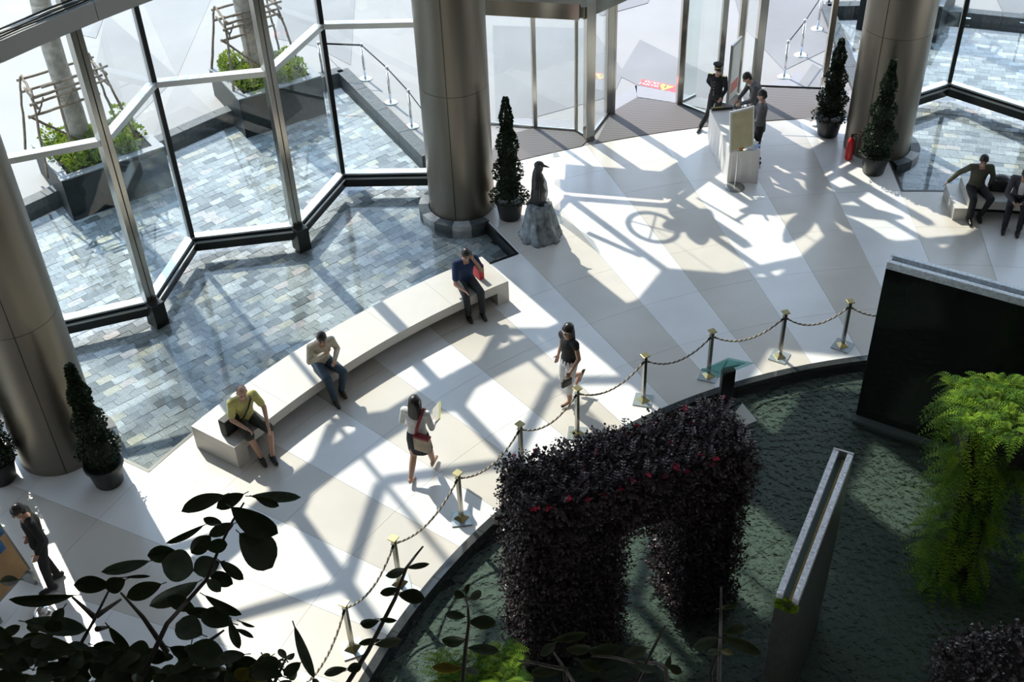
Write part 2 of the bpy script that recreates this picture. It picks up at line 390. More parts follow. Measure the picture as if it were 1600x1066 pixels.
# ---- entrance mats
mt=struct('floor_mats','ribbed dark entrance mats laid inside the glass doors')
def ribmat(nm,col,sc):
    m=mat(nm,col,.75); n=m.node_tree.nodes; l=m.node_tree.links; b=n['Principled BSDF']
    t=n.new('ShaderNodeTexCoord'); wv=n.new('ShaderNodeTexWave'); wv.inputs['Scale'].default_value=sc; wv.inputs['Distortion'].default_value=.3; wv.bands_direction='Y'
    rp=n.new('ShaderNodeValToRGB'); rp.color_ramp.elements[0].color=(*[c*.6 for c in col],1); rp.color_ramp.elements[1].color=(*[c*1.3 for c in col],1)
    l.new(t.outputs['Object'],wv.inputs['Vector']); l.new(wv.outputs['Fac'],rp.inputs[0]); l.new(rp.outputs[0],b.inputs['Base Color']); return m
M_rib=ribmat('ribbed_mat',(.12,.112,.112),4)
M_rib2=ribmat('pale_grating',(.27,.27,.29),5)
MB().prism([tuple(p) for p in arc(18.07,107.2,114.5,6)]+[tuple(Vector((-.1,23.0,0))),tuple(un(836,200)),tuple(un(900,205)),tuple(un(921,217))],.0,.014).build('door_mat',M_rib,mt)
MB().prism([tuple(q) for q in arc(18.07,106.2,97.8,6)]+[tuple(un(1105,186)),tuple(un(1062,163)),tuple(un(995,153)),tuple(un(955,176))],.0,.014).build('door_mat',M_rib,mt)
MB().prism([tuple(q) for q in arc(18.07,97.2,88.0,6)]+[tuple(un(1330,160)),tuple(un(1283,140)),tuple(un(1200,137)),tuple(un(1150,150))],.0,.014).build('door_mat',M_rib,mt)
MB().prism([tuple(un(*q)) for q in ((957,176),(995,153),(995,133),(985,138),(930,178),(925,205))],.0,.01).build('grating',M_rib2,mt)
MB().prism([tuple(un(*q)) for q in ((996,152),(1061,162),(1140,178),(1138,162),(1062,146),(992,134))],.0,.01).build('grating',M_rib2,mt)
MB().prism([tuple(un(*q)) for q in ((800,185),(836,186),(898,188),(899,205),(836,200),(800,199))],.0,.01).build('grating',M_rib2,mt)
MB().prism([tuple(un(*q)) for q in ((1196,136),(1245,113),(1345,141),(1335,158),(1283,140))],.0,.01).build('grating',M_rib2,mt)
# ---- folded glass facade
RI,RO=18.05,19.15
LV=[.30,3.55,6.8,8.6,11.8,15.0]
PV=[117.7+5.2*i for i in range(13)]; NV=[86.0-5.2*i for i in range(7)]
wn=0
def vert_xy(i,a): return P(RI if i%2==0 else RO,a)
def facade(angles,skip=lambda a,z:False):
    global wn
    V=[vert_xy(i,a) for i,a in enumerate(angles)]
    for i in range(len(V)-1):
        A,B=V[i],V[i+1]; wn+=1; mid=(A+B)/2
        wd=struct('window_%d'%wn,'folded glass facade bay number %d with aluminium transoms standing over the pool'%wn,(mid.x,mid.y,0))
        d=(B-A).normalized(); e=Vector((-d.y,d.x,0)); inn=e if (Vector((CX,CY,0))-mid).dot(e)>0 else -e
        a0,b0=A+d*.06,B-d*.06
        z=LV[0]
        MB().bar((a0.x,a0.y,z-.14),(b0.x,b0.y,z-.14),.20,.27).build('sill_beam',M_dark,wd)
        for q in (.06,.0): 
            MB().bar((a0+inn*(.13-q)).to_tuple()[:2]+(z-.06-q*1.2,),(b0+inn*(.13-q)).to_tuple()[:2]+(z-.06-q*1.2,),.035,.035).build('sill_lip',M_frame,wd)
        MB().bar((a0.x,a0.y,z+.01),(b0.x,b0.y,z+.01),.17,.05).build('sill_cap',M_alu,wd)
        for j in range(len(LV)-1):
            z0,z1=LV[j]+.04,LV[j+1]-.05
            c=(A+B)/2; L=(b0-a0).length
            MB().bar((a0.x,a0.y,(z0+z1)/2),(b0.x,b0.y,(z0+z1)/2),.014,z1-z0).build('pane',M_glass,wd)
            zt=LV[j+1]
            MB().bar((a0.x,a0.y,zt),(b0.x,b0.y,zt),.17,.11).build('transom',M_frame if zt>4 else M_alu2,wd,bevel=.008)
        rad=(A-Vector((CX,CY,0))).normalized(); tg=Vector((-rad.y,rad.x,0)); rz=math.atan2(rad.y,rad.x)
        if i%2==0:
            for s in (-1,1):
                c=A+tg*s*.055; MB().box((c.x,c.y,7.5),(.16,.095,15.4),rz).build('post',M_steel,wd,bevel=.006)
            c=A-rad*.10; MB().box((c.x,c.y,.05),(.30,.26,.50),rz).build('post_bracket',M_dark,wd,bevel=.01)
        else:
            MB().box((A.x,A.y,7.65),(.13,.07,14.9),rz).build('post',M_frame,wd,bevel=.006)
            c=A-rad*.06; MB().box((c.x,c.y,7.65),(.03,.09,14.9),rz).build('glazing_bead',M_dark,wd)
M_alu2=mat('brushed_transom',(.55,.56,.55),.32,.75)
facade(PV); facade(NV)
# ---- ring beam, entrance fascia, roof, back walls
rb=struct('trim_5','curved dark grey ring beam carrying cables inside the facade',P(17.7,117,5.7).to_tuple())
for i in range(24):
    a0=50+5.5*i; thin=86<a0+2.7<117.5; MB().sector(17.5,17.66 if thin else 17.82,a0,a0+5.46,5.7,5.84 if thin else 6.0,3).build('beam_segment',mat('beam_paint',(.30,.31,.30),.5),rb)
for i,(rr,zz) in enumerate(((17.56,6.02),(17.6,6.04),(17.66,6.025),(17.7,6.06),(17.76,6.03))):
    MB().tube([P(rr+.02*math.sin(a*1.7+i),a,zz+.01) for a in range(120,180,2)],.014,6).build('cable',M_black,rb)
fa=struct('wall_entrance_fascia','solid fascia above the entrance doors, upper panels and glass added to shape the sunlight',P(17.7,102,6).to_tuple())
ZV=[P(RI if i%2==0 else RO,86.0+31.7*i/6) for i in range(7)]
for A,B in zip(ZV,ZV[1:]):
    MB().bar((A.x,A.y,8.35),(B.x,B.y,8.35),.16,3.1).build('panel',M_frame,fa)
    if ang((A+B)/2)>112:
        MB().bar((A.x,A.y,11.6),(B.x,B.y,11.6),.16,1.6).build('panel',M_frame,fa); MB().bar((A.x,A.y,13.75),(B.x,B.y,13.75),.014,2.7).build('pane',M_glass,fa)  # upper glass opened here so sun lands on the fountain pool
    else: MB().bar((A.x,A.y,12.95),(B.x,B.y,12.95),.16,4.3).build('panel',M_frame,fa)  # upper panel added to keep sun off the rest of the pool
    MB().bar((A.x,A.y,10.35),(B.x,B.y,10.35),.014,.9).build('pane',M_glass,fa)
    MB().bar((A.x,A.y,5.0),(B.x,B.y,5.0),.014,3.4).build('pane',M_glass,fa)
    MB().bar((A.x,A.y,3.3),(B.x,B.y,3.3),.12,.10).build('transom',M_frame,fa)
for A in ZV[1:-1]: MB().box((A.x,A.y,5.0),(.12,.12,3.6)).build('post',M_frame,fa)
sw=struct('wall_beyond_column','dark wall added beyond the left column to keep sun off the floor',P(17.95,165,0).to_tuple())
MB().sector(17.93,18.02,150.8,181,2.4,15,12).build('panel',M_wall,sw)  # added to block the sun from the lower left floor
ceil=struct('ceiling','grey atrium ceiling with skylight openings added to let sun onto the ferns')
def sky(a0,a1,r0,r1): MB().sector(r0,r1,a0,a1,15.3,15.33,3).build('skylight_pane',M_glass,ceil)
MB().sector(.01,13.6,0,360,15.2,15.5,72).build('ceiling_slab',M_ceil,ceil)
MB().sector(17.6,19.8,0,360,15.2,15.5,72).build('ceiling_slab',M_ceil,ceil)
HOLES=[(112.5,117.5),(137.5,141.5)]  # skylight openings added where sun has to pass to reach the ferns
edges_=[0]+[x for h in HOLES for x in h]+[360]
for q in range(0,len(edges_),2): MB().sector(13.6,17.6,edges_[q],edges_[q+1],15.2,15.5,24).build('ceiling_slab',M_ceil,ceil)
for h in HOLES: sky(h[0],h[1],13.6,17.6)
wl=struct('wall_back','dark atrium wall behind the viewer')
MB().sector(19.2,19.5,181,414.8,-1,15.4,72).build('wall_panel',M_wall,wl)
# ---- balcony under the viewer
bal=struct('wall_balcony','balcony edge below the viewer')
MB().box((0,-3.2,8.3),(16,8.4,.4)).build('balcony_slab',M_wall,bal)
# ---- entrance glazing
wn+=1
E_A,E_E,E_F=un(920,217),un(900,205),un(836,200); E_B,E_B2,E_C=un(951,177),un(959,178),un(1061,162); E_D=Vector((4.75,23.45,0)); E_P3=Vector((5.43,24.77,0)); E_P4=un(1180,134,.865).xy.to_3d(); E_P5=un(1282,165)
ent=struct('door_1','glass entrance doors with stainless posts',(3,23.4,0))
def gpanel(a,b,z0,z1,nm='glass_panel'):
    MB().bar((a.x,a.y,(z0+z1)/2),(b.x,b.y,(z0+z1)/2),.014,z1-z0).build(nm,M_glass,ent)
    MB().bar((a.x,a.y,z0),(b.x,b.y,z0),.05,.05).build('bottom_rail',M_steel,ent)
def gpost(p,h,w=.13,m=None,z0=0):
    rz=math.atan2(p.y-CY,p.x-CX); MB().box((p.x,p.y,(h+z0)/2),(w,w,h-z0),rz).build('post',m or M_steel,ent,bevel=.008)
E_G=Vector((-.35,23.65,0))
gpanel(E_G,E_F,.03,2.85); gpanel(E_F,E_E,.03,2.85); gpanel(E_E,E_A,.03,2.85); gpanel(E_A,E_B,.03,2.85); gpanel(E_C,E_D,.03,2.85); gpanel(E_P3,E_P4,.03,2.85); gpanel(E_C,Vector((4.45,24.55,0)),.03,2.85)
gpanel(E_P5,Vector((7.55,23.75,0)),.03,2.85)
for p,h,wd_ in ((E_A,5.7,.2),(E_B,5.7,.16),(E_B2,2.85,.05),(E_C,5.7,.14),(E_D,5.7,.12),(E_P3,5.7,.15),(E_P4,5.7,.17),(E_P5,5.7,.12),(E_E,2.85,.07),(E_F,2.85,.09)): gpost(p,min(h,5.7),wd_)
def hbar(a,b): MB().bar((a.x,a.y,3.04),(b.x,b.y,3.04),.22,.46).build('header',M_steel,ent,bevel=.01)
hA=Vector((1.66,22.74,0)); hL=Vector((-.3,23.2,0)); hB=Vector((2.9,23.85,0)); hC=Vector((4.2,23.9,0)); hD=Vector((4.92,23.4,0)); hE=Vector((5.7,24.0,0)); hF=Vector((7.3,23.6,0))
hbar(hL,hA); hbar(hA,hB); hbar(hB,hC); hbar(hC,hD); hbar(hD,hE); hbar(hE,hF)
for a,b in ((hL,hA),(hA,hB),(hB,hC),(hC,hD),(hD,hE),(hE,hF)):
    MB().prism([tuple(a),tuple(b),(b.x+.1,b.y+.95,0),(a.x+.1,a.y+.95,0)],3.18,3.26).build('canopy_panel',mat('canopy_pale',(.5,.58,.55),.4),ent)
# ---- columns
cn=0
for (r,a,lab,rad) in ((17.12,117.55,'round stainless clad column behind the penguin and middle bench end',.66),(16.8,86.9,'round stainless clad column at the right of the entrance',.68),(16.62,149.1,'large round stainless clad column at the left edge',.66)):
    c=P(r,a); t=thing('clad_column',lab,'column',c,0,'steel clad columns'); cn+=1
    nseg=64
    for j in range(6):
        z0=2.72*j if j else -.3; z1=min(15.2,2.72*(j+1))
        MB().lathe([(rad-.02,z0),(rad,z0+.004),(rad,z1-.004),(rad-.02,z1)],n=nseg).build('cladding_drum',mat('column_cladding',(.20,.18,.145),.36,.8,.06,.6),t,smooth=True,world=False).data.set_sharp_from_angle(angle=R(40))
    for q in range(3):
        th=R(a+180+62-120*q+20); MB().box(((rad)*math.cos(th),(rad)*math.sin(th),7.6),(.012,.012,15.2),th).build('seam',M_dark,t,world=False)
    if cn!=99:
        sk=MB(); 
        for q in range(14):
            t0=2*math.pi*q/14; t1=2*math.pi*(q+1)/14-.012
            pts=[((rad+.22)*math.cos(t0+(t1-t0)*u/3),(rad+.22)*math.sin(t0+(t1-t0)*u/3)) for u in range(4)]+[((rad+.02)*math.cos(t0+(t1-t0)*u/3),(rad+.02)*math.sin(t0+(t1-t0)*u/3)) for u in (3,2,1,0)]
            th=(t0+t1)/2
            wp=c+Vector((math.cos(th),math.sin(th),0))*(rad+.15)
            aa=ang(wp); 
            if 117.2<aa<148.2 or 55<aa<86.35: MB().prism(pts,-.3,.03).build('plinth_stone',M_gran2 if q%2 else mat('plinth_pale',(.32,.32,.31),.5,0,.2,8),t,world=False)
# ================================================================== LOBBY OBJECTS
# ---- curved benches
def bench(a0,a1,label,r0=13.8,r1=14.72):
    c=P(r0,(a0+a1)/2); t=thing('curved_bench',label,'bench',c,0,'curved white stone benches')
    n=max(3,round(abs(a1-a0)/4.5))
    for i in range(n):
        q0=a0+(a1-a0)*i/n; q1=a0+(a1-a0)*(i+1)/n
        MB().sector(r0,r1,min(q0,q1)+.006,max(q0,q1)-.006,.27,.45,5).build('seat_slab',M_bench,t)
    w=.016*r0
    for e,s in ((a0,1),(a1,-1)):
        MB().sector(r0,r1,min(e,e+s*1.0),max(e,e+s*1.0),0,.27,2).build('end_block',M_bench,t)
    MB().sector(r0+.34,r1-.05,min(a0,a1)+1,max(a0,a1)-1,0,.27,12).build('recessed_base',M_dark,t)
    return t
bench(120.7,145.2,'long curved white stone bench with three men seated, beside the left pool')
bench(82.4,64,'curved white stone bench by the right pool with two men seated',13.95,14.85)
# ---- rope posts
ST=[161.7,154.62,147.95,139.89,132.53,126.05,118.65,111.63,104.22,97.90,91.0]
ordn=['at the lower left corner, outermost of the row','first in full view at the lower left','second from the lower left, behind the twig','third from lower left, near the woman with folder','fourth from lower left, rising behind the burgundy hedge','fifth from lower left, beside the woman in white trousers','sixth from lower left, right of the woman in white','seventh from lower left, behind the tilted glass lectern','eighth from lower left, second from the dark slab','ninth from lower left, nearest to the dark slab','hidden behind the tall dark waterfall slab']
proto=None
for i,a in enumerate(ST):
    p=P(10.30,a)
    if proto is None:
        t=thing('rope_post','bronze rope post','post',p,R(a+45),'brass capped rope posts')
        MB().box((0,0,.012),(.30,.30,.02)).build('base_plate',mat('base_steel',(.42,.46,.46),.25,.6),t,world=False,bevel=.003)
        MB().lathe([(.115,.022),(.115,.03),(.045,.075),(.04,.08)],n=4).build('foot',M_brass,t,world=False)
        MB().box((0,0,.51),(.055,.055,.88),math.pi/4).build('shaft',M_bronze,t,world=False,bevel=.004)
        MB().box((0,0,.962),(.115,.115,.018),math.pi/4).box((0,0,.945),(.07,.07,.02),math.pi/4).build('cap',M_brass,t,world=False,bevel=.003)
        MB().tube([(-.05,.0,.86),(.05,.0,.86)],.008,6).build('rope_hook',M_brass,t,world=False)
        proto=t
    else: t=copy_tree(proto); t.location=p; t.rotation_euler=(0,0,R(a+45))
    t['label']='bronze rope post, '+ordn[i]
wn_=['first','second','third','fourth','fifth','sixth','seventh','eighth','ninth','tenth']
M_rope=mat('rope_brown',(.10,.075,.05),.8); M_rope2=mat('rope_cream',(.5,.46,.38),.8)
for i in range(len(ST)-1):
    A=P(10.30,ST[i],.86); B=P(10.30,ST[i+1],.86); d=(B-A); L=d.length; dn=d.normalized(); sd=dn.cross(Vector((0,0,1)))
    t=thing('barrier_rope','twisted brown and cream rope, %s span from the lower left'%wn_[i],'rope',A,0,'ropes between the brass posts')
    def cen(u): return A+d*u+Vector((0,0,-.27*4*u*(1-u)))
    N=int(L/.018)
    for s,m in ((0,M_rope),(1,M_rope2)):
        pts=[]
        for k in range(N+1):
            u=k/N; uu=.035+.93*u; ph=2*math.pi*(uu*L/.09)+math.pi*s
            pts.append(cen(uu)+sd*(math.cos(ph)*.008)+Vector((0,0,math.sin(ph)*.008)))
        MB().tube(pts,.0105,5).build('strand',m,t)
    for u0,u1 in ((.02,.05),(.95,.98)): MB().tube([cen(u0),cen((u0+u1)/2),cen(u1)],.02,8).build('end_fitting',M_dark,t)
# ---- glass lectern & info plate at the pool rim
lp=un(1134,574,.98); lp.z=-.5; t=thing('glass_lectern','tilted green glass lectern on a dark post at the pool rim','lectern',lp)
MB().box((.06,.05,.70),(.22,.09,1.36),R(15)).build('post',M_dark,t,world=False,bevel=.01)
q=[un(1095,578,.98)-lp,un(1138,559,1.04)-lp,un(1178,567,1.0)-lp,un(1121,590,.92)-lp]
def plate(mb,q,th): 
    n=(q[1]-q[0]).cross(q[2]-q[0]).normalized(); n=n if n.z>0 else -n
    mb.add([v for v in q]+[v-n*th for v in q],[(0,1,2,3),(7,6,5,4)]+[(i,(i+1)%4,4+(i+1)%4,4+i) for i in range(4)]); return mb
plate(MB(),q,.016).build('glass_top',M_gtop,t,world=False)
c=sum(q,Vector())/4
q2=[c+(v-c)*.72+Vector((0,0,.02)) for v in q]; plate(MB(),q2,.012).build('glass_cover',M_gtop,t,world=False)
MB().tube([c+(q[0]-c)*.1+Vector((0,0,-.03)),c+(q[1]-c)*.6+Vector((0,0,-.005))],.012,6).tube([c+(q[0]-c)*.1+Vector((0,0,-.03)),c+(q[2]-c)*.5+Vector((0,0,-.005))],.012,6).build('bracket',mat('teal_bracket',(.12,.3,.3),.4),t,world=False)
ip=un(1166,660,-.1); t=thing('info_plate','small tilted pale metal plate standing in the pool beside the hedge arch','sign',ip)
q=[un(1148,645,.12)-ip,un(1160,630,.16)-ip,un(1183,657,.12)-ip,un(1158,668,.04)-ip]
plate(MB(),q,.02).build('plate',mat('plate_pale',(.6,.6,.58),.25,.2),t,world=False); MB().box((0,.03,.0),(.06,.06,.3)).build('stem',M_dark,t,world=False)
# ---- conical potted trees
def conifer_mesh(h,r,seed,n):
    rnd=random.Random(seed); mb=MB()
    for i in range(n):
        u=rnd.random()**1.15; z=.42+u*(h-.42); rr=r*(1-u)**.8*(0.9+.25*math.sin(u*23+seed))+.02
        a=rnd.uniform(0,2*math.pi); q=rr*math.sqrt(rnd.uniform(.35,1.1))
        c=Vector((q*math.cos(a),q*math.sin(a),z)); o=Vector((math.cos(a),math.sin(a),rnd.uniform(-.2,.9))).normalized()
        o=(o+Vector((rnd.uniform(-.6,.6),rnd.uniform(-.6,.6),rnd.uniform(-.4,.4)))).normalized(); s=o.orthogonal().normalized(); s=Matrix.Rotation(rnd.uniform(0,6.28),3,o)@s
        L=rnd.uniform(.035,.06); W=L*.42; nn=o.cross(s)*L*.15
        mb.add([c,c+o*L*.5+s*W+nn,c+o*L,c+o*L*.5-s*W+nn],[(0,1,2),(0,2,3)])
    return mb
def potted(loc,h,r,label,seed,lean=(0,0)):
    t=thing('potted_conifer',label,'potted tree',loc,0,'clipped cone trees in black pots')
    MB().lathe([(.20,0),(.215,.02),(.27,.36),(.30,.37),(.30,.43),(.275,.435),(.27,.40),(.05,.39)],n=28).build('pot',M_rubber,t,smooth=True,world=False).data.set_sharp_from_angle(angle=R(35))
    MB().tube([(0,0,.36),(.01,0,.7*h),(.0,0,h*.93)],[.03,.02,.006],6).build('trunk',M_stem,t,world=False)
    co=MB()
    for k in range(9): u=k/8; 
    MB().lathe([(.1*r,.42),(r*.62,.5),(r*.52,.4+.3*(h-.4)),(r*.33,.4+.6*(h-.4)),(.02,h*.93)],n=12).build('inner_shade',mat('inner_twigs',(.008,.012,.006),.9),t,world=False)  # near-black solid core stands in for shade between the leaves
    o=conifer_mesh(h,r,seed,4200).build('foliage',M_leaf,t,world=False,fast=True); o['kind']='stuff'
potted(P(16.2,115.45),2.62,.31,'tall clipped cone tree in black pot behind the penguin',1)
potted(P(17.35,90.0),2.2,.32,'cone tree in black pot left of the right column, nearest the doors',2)
potted(P(15.75,87.95),2.5,.33,'cone tree in black pot in front of the right column',3)
potted(P(15.38,149.9),2.35,.30,'dark cone tree in black pot in front of the large left column',4)
potted(P(16.95,152.3),2.2,.36,'dark potted cone tree at the left edge behind the left column',5)
# ---- fire extinguishers
for loc,lab in ((P(16.25,87.85)+Vector((-.42,.05,0)),'red fire extinguisher between the right column and the potted cone tree'),(P(16.7,150.5),'red fire extinguisher half hidden beside the large left column')):
    t=thing('fire_extinguisher',lab,'extinguisher',loc,0,'red fire extinguishers')
    MB().lathe([(.07,0),(.08,.02),(.08,.40),(.06,.46),(.03,.49),(.03,.52)],n=16).build('cylinder',M_red,t,smooth=True,world=False)
    MB().box((0,0,.55),(.05,.03,.05)).box((.04,0,.58),(.12,.025,.015)).build('valve',M_dark,t,world=False)
    MB().tube([(.02,0,.55),(.09,0,.52),(.10,0,.3),(.095,0,.12)],.012,6).build('hose',M_black,t,world=False)
# ---- penguin on rock
pk=un(845,372); 
t=thing('rock_pedestal','grey sculpted rock pedestal carrying the penguin statue','pedestal',pk+Vector((0,.1,0)))
mb=MB(); n=72; mlev=14
for j in range(mlev+1):
    u=j/mlev; z=.72*u
    for k in range(n):
        a=2*math.pi*k/n; rr=(.43-.20*u**.7)*(1+.06*math.sin(a*7+2*u)-.10*max(0,math.sin(a*11+3*u+noise.noise(Vector((math.cos(a),math.sin(a),z*3)))*2))**3+.10*noise.noise(Vector((math.cos(a)*2,math.sin(a)*2,z*2))))
        mb.v.append((rr*math.cos(a),rr*math.sin(a),z+(.05*noise.noise(Vector((math.cos(a)*3,math.sin(a)*3,5))) if j==mlev else 0)))
for j in range(mlev):
    for k in range(n): a=j*n+k; b=j*n+(k+1)%n; mb.f.append((a,b,b+n,a+n)); mb.fm.append(0)
mb.f.append(tuple(range(mlev*n,(mlev+1)*n))); mb.fm.append(0); mb.f.append(tuple(range(n))[::-1]); mb.fm.append(0)
mb.build('rock',mat('rock_grey',(.19,.22,.235),.65,0,.6,7,1.0,12),t,smooth=True,world=False)
g=thing('penguin_statue','black penguin statue standing upright on the grey rock, facing right','statue',pk+Vector((-.02,.1,.70)),R(-100))
# local: faces +y
b=MB(); b.tube([(0,-.03,.05),(0,0,.18),(0,.02,.36),(0,.0,.56),(0,-.02,.70),(0,.0,.80)],[.12,.165,.17,.145,.095,.075],16,ry=[.13,.16,.155,.13,.09,.075],side=(1,0,0))
b.ell((0,.02,.87),(.085,.10,.085)).ell((0,.02,.80),(.075,.08,.09)).ell((0,.0,.12),(.14,.15,.12)).cap((0,-.12,.10),(0,-.24,.0),.06,.025)
blob(b,'body',mat('penguin_black',(.022,.023,.025),.4),g,.012,3)
b=MB(); b.cap((0,.10,.865),(0,.21,.835),.032,.010); blob(b,'beak',mat('penguin_beak',(.03,.028,.026),.4),g,.007,1)
b=MB(); b.tube([(0,.06,.14),(0,.085,.3),(0,.075,.5),(0,.05,.64)],[.10,.125,.11,.06],14,ry=[.10,.10,.085,.05],side=(1,0,0)).ell((0,.085,.13),(.09,.06,.08)); blob(b,'belly',mat('penguin_white',(.42,.43,.42),.5),g,.012,2)
for s in (-1,1):
    b=MB(); b.tube([(.13*s,0,.60),(.185*s,-.01,.46),(.19*s,.0,.30),(.165*s,.02,.17)],[.025,.03,.026,.012],8,ry=[.05,.065,.05,.02],side=(1,0,0)); blob(b,'flipper',MATS['penguin_black'],g,.009,1)
    b=MB(); b.ell((.075*s,.06,.02),(.05,.085,.025)); 
    for k in (-1,0,1): b.cap((.075*s,.09,.015),(.075*s+.035*k,.16,.01),.018,.012)
    blob(b,'foot',MATS['penguin_black'],g,.008,1)
    MB().ell((.075*s,.055,.895),(.012,.012,.012)).build('eye',mat('penguin_eye',(.3,.28,.2),.2),g,world=False)
t=thing('acrylic_panel','clear upright acrylic sheet standing beside the penguin','panel',pk+Vector((.36,.72,0)))
MB().box((0,0,.75),(.012,.5,1.5),R(12)).build('sheet',M_acr,t,world=False); MB().box((0,0,.02),(.1,.5,.04),R(12)).build('foot_rail',M_acr,t,world=False)
# ---- desk with cloth
dq=[Vector((4.55,20.78,0)),Vector((5.15,20.70,0)),Vector((5.04,22.45,0)),Vector((4.41,22.5,0))]
dc=sum(dq,Vector())/4
t=thing('cloth_table','long table under a white floor length cloth by the entrance','table',dc)
per=[]; 
for i in range(4):
    a,bb=dq[i],dq[(i+1)%4]; m=22 if i%2 else 9
    for k in range(m): per.append((a+(bb-a)*(k/m),i,k))
mb=MB(); n=len(per)
for j,z in enumerate((.75,.70,.5,.25,.0)):
    for k,(p,i,kk) in enumerate(per):
        o=(p-dc); on=o.normalized(); w=.018*math.sin(k*1.9)*(1-z/.75)+.02*(1-z/.75)+.012*math.sin(k*.7+1)*(1-z/.75)
        mb.v.append((o.x+on.x*w,o.y+on.y*w,z+.002))
for j in range(4):
    for k in range(n): mb.f.append((j*n+k,j*n+(k+1)%n,(j+1)*n+(k+1)%n,(j+1)*n+k)); mb.fm.append(0)
mb.f.append(tuple(range(n))); mb.fm.append(0)
mb.build('tablecloth',M_cloth,t,world=False)
MB().prism([tuple((p-dc)*.96) for p in dq],.70,.74).build('table_top',mat('table_wood',(.3,.2,.12),.6),t,world=False)
for p in dq:
    q=(p-dc)*.88; MB().box((q.x,q.y,.35),(.04,.04,.7)).build('leg',M_frame,t,world=False)
def dk(px,py): return un(px,py,.755)
t=thing('metal_detector_wand','black hand held scanner lying on the far end of the cloth table','scanner',dk(1128,171)); MB().box((0,0,.03),(.46,.09,.05),R(6),0).build('body',M_black,t,world=False,bevel=.01); MB().box((-.1,-.02,.06),(.24,.03,.012),R(6)).build('stripe',mat('wand_yellow',(.4,.33,.05),.5),t,world=False)
t=thing('handbag','black handbag resting on the cloth table in front of the two suited men','bag',dk(1161,182)); b=MB(); b.box((0,0,.10),(.30,.14,.18),R(20)); blob(b,'body',M_black,t,.015,4); MB().tube([(-.1,-.03,.18),(-.06,-.02,.30),(.06,.02,.30),(.1,.03,.18)],.01,6).build('strap',M_black,t,world=False)
t=thing('leaflet_pile','loose printed leaflets on the near end of the cloth table','papers',dk(1177,232))
for k,(x,y,c) in enumerate(((0,0,(.55,.58,.62)),(-.12,.05,(.7,.7,.7)),(.06,.13,(.3,.4,.6)),(.03,.22,(.62,.60,.5)))): MB().box((x,y,.004+.004*k),(.15,.21,.004),.3*k).build('sheet',mat('paper_%d'%k,c,.6),t,world=False)
t=thing('flower_bunch','small bunch of orange and yellow flowers on the cloth table','flowers',dk(1157,236))
for k in range(9):
    a=k*2.4; MB().ell((.05*math.cos(a)*(.4+.1*k/2),.05*math.sin(a)*(.4+.1*k/2),.05+.01*(k%3)),(.028,.028,.02),n=8,m=5).build('bloom',mat('bloom_%d'%(k%2),((.8,.45,.03),(.7,.12,.03))[k%2],.5),t,world=False)
MB().cap((-.08,0,.02),(.02,0,.03),.02,.03).build('stems',M_leaf2,t,world=False)
# ---- easel sign
ep=un(1148,293); t=thing('sign_stand','cream framed sign board on a thin pole with round grey foot before the table','sign',ep)
MB().lathe([(.20,0),(.20,.015),(.16,.03),(.02,.04)],n=28).build('foot',M_frame,t,world=False)
MB().tube([(0,0,.03),(0,0,.80)],.016,8).build('pole',M_alu,t,world=False)
q=[un(1138,236,.80)-ep,un(1174,226,.80)-ep]; ax=(q[1]-q[0]); ax.z=0; L=ax.length; ax.normalize(); c0=(q[0]+q[1])/2; c0.z=0
rz=math.atan2(ax.y,ax.x); cc=Vector((c0.x,c0.y,1.22))
tl=Matrix.Rotation(rz,3,'Z')@Matrix.Rotation(R(-8),3,'X')
MB().box(cc,(L+.02,.03,.86),M=tl).build('frame',M_alu,t,world=False)
MB().box(cc+tl@Vector((0,-.018,0)),(L-.06,.006,.78),M=tl).build('board',mat('sign_cream',(.55,.50,.30),.5,0,.12,4),t,world=False)
# ---- framed poster board near the doors
bp=Vector((5.12,23.75,0)); t=thing('poster_board','tall narrow framed poster board standing behind the guard','poster',bp,R(58))
MB().box((0,0,1.0),(.55,.05,1.4)).build('frame',M_frame,t,world=False,bevel=.01)
MB().box((0,.03,1.0),(.48,.004,1.3)).box((0,-.03,1.0),(.48,.004,1.3)).build('poster',mat('poster_pale',(.62,.62,.58),.5,0,.1,3),t,world=False)
for s in (-1,1): MB().box((0,.032*s,.65),(.42,.004,.25)).build('red_block',mat('poster_red',(.55,.16,.13),.5),t,world=False)
for s in (-1,1): MB().box((.24*s,0,.16),(.05,.3,.32)).build('foot',M_frame,t,world=False)
# ---- left poster stand and glass ball
ls=Vector((-7.22,10.72,0)); t=thing('poster_stand','sloping poster stand with blue and orange picture at the left edge','sign',ls,R(66))
Ml=Matrix.Rotation(R(-14),3,'X')
MB().box((0,0,.85),(.86,.04,1.3),M=Ml).build('frame',M_frame,t,world=False,bevel=.008)
for s in (1,-1): 
    MB().box(Ml@Vector((0,.024*s,0))+Vector((0,0,.85)),(.78,.006,1.22),M=Ml).build('poster',mat('poster_orange',(.55,.34,.16),.5,0,.2,2),t,world=False)
    MB().box(Ml@Vector((0,.03*s,.34))+Vector((0,0,.85)),(.78,.006,.5),M=Ml).build('picture',mat('poster_blue',(.05,.18,.5),.5,0,.5,5,col2=(.1,.35,.75)),t,world=False)
    MB().box(Ml@Vector((.12,.034*s,-.02))+Vector((0,0,.85)),(.34,.006,.16),M=Ml).build('picture',MATS['poster_blue'],t,world=False)
for s in (-1,1): MB().box((.36*s,0,.12),(.05,.5,.24)).build('foot',M_frame,t,world=False)
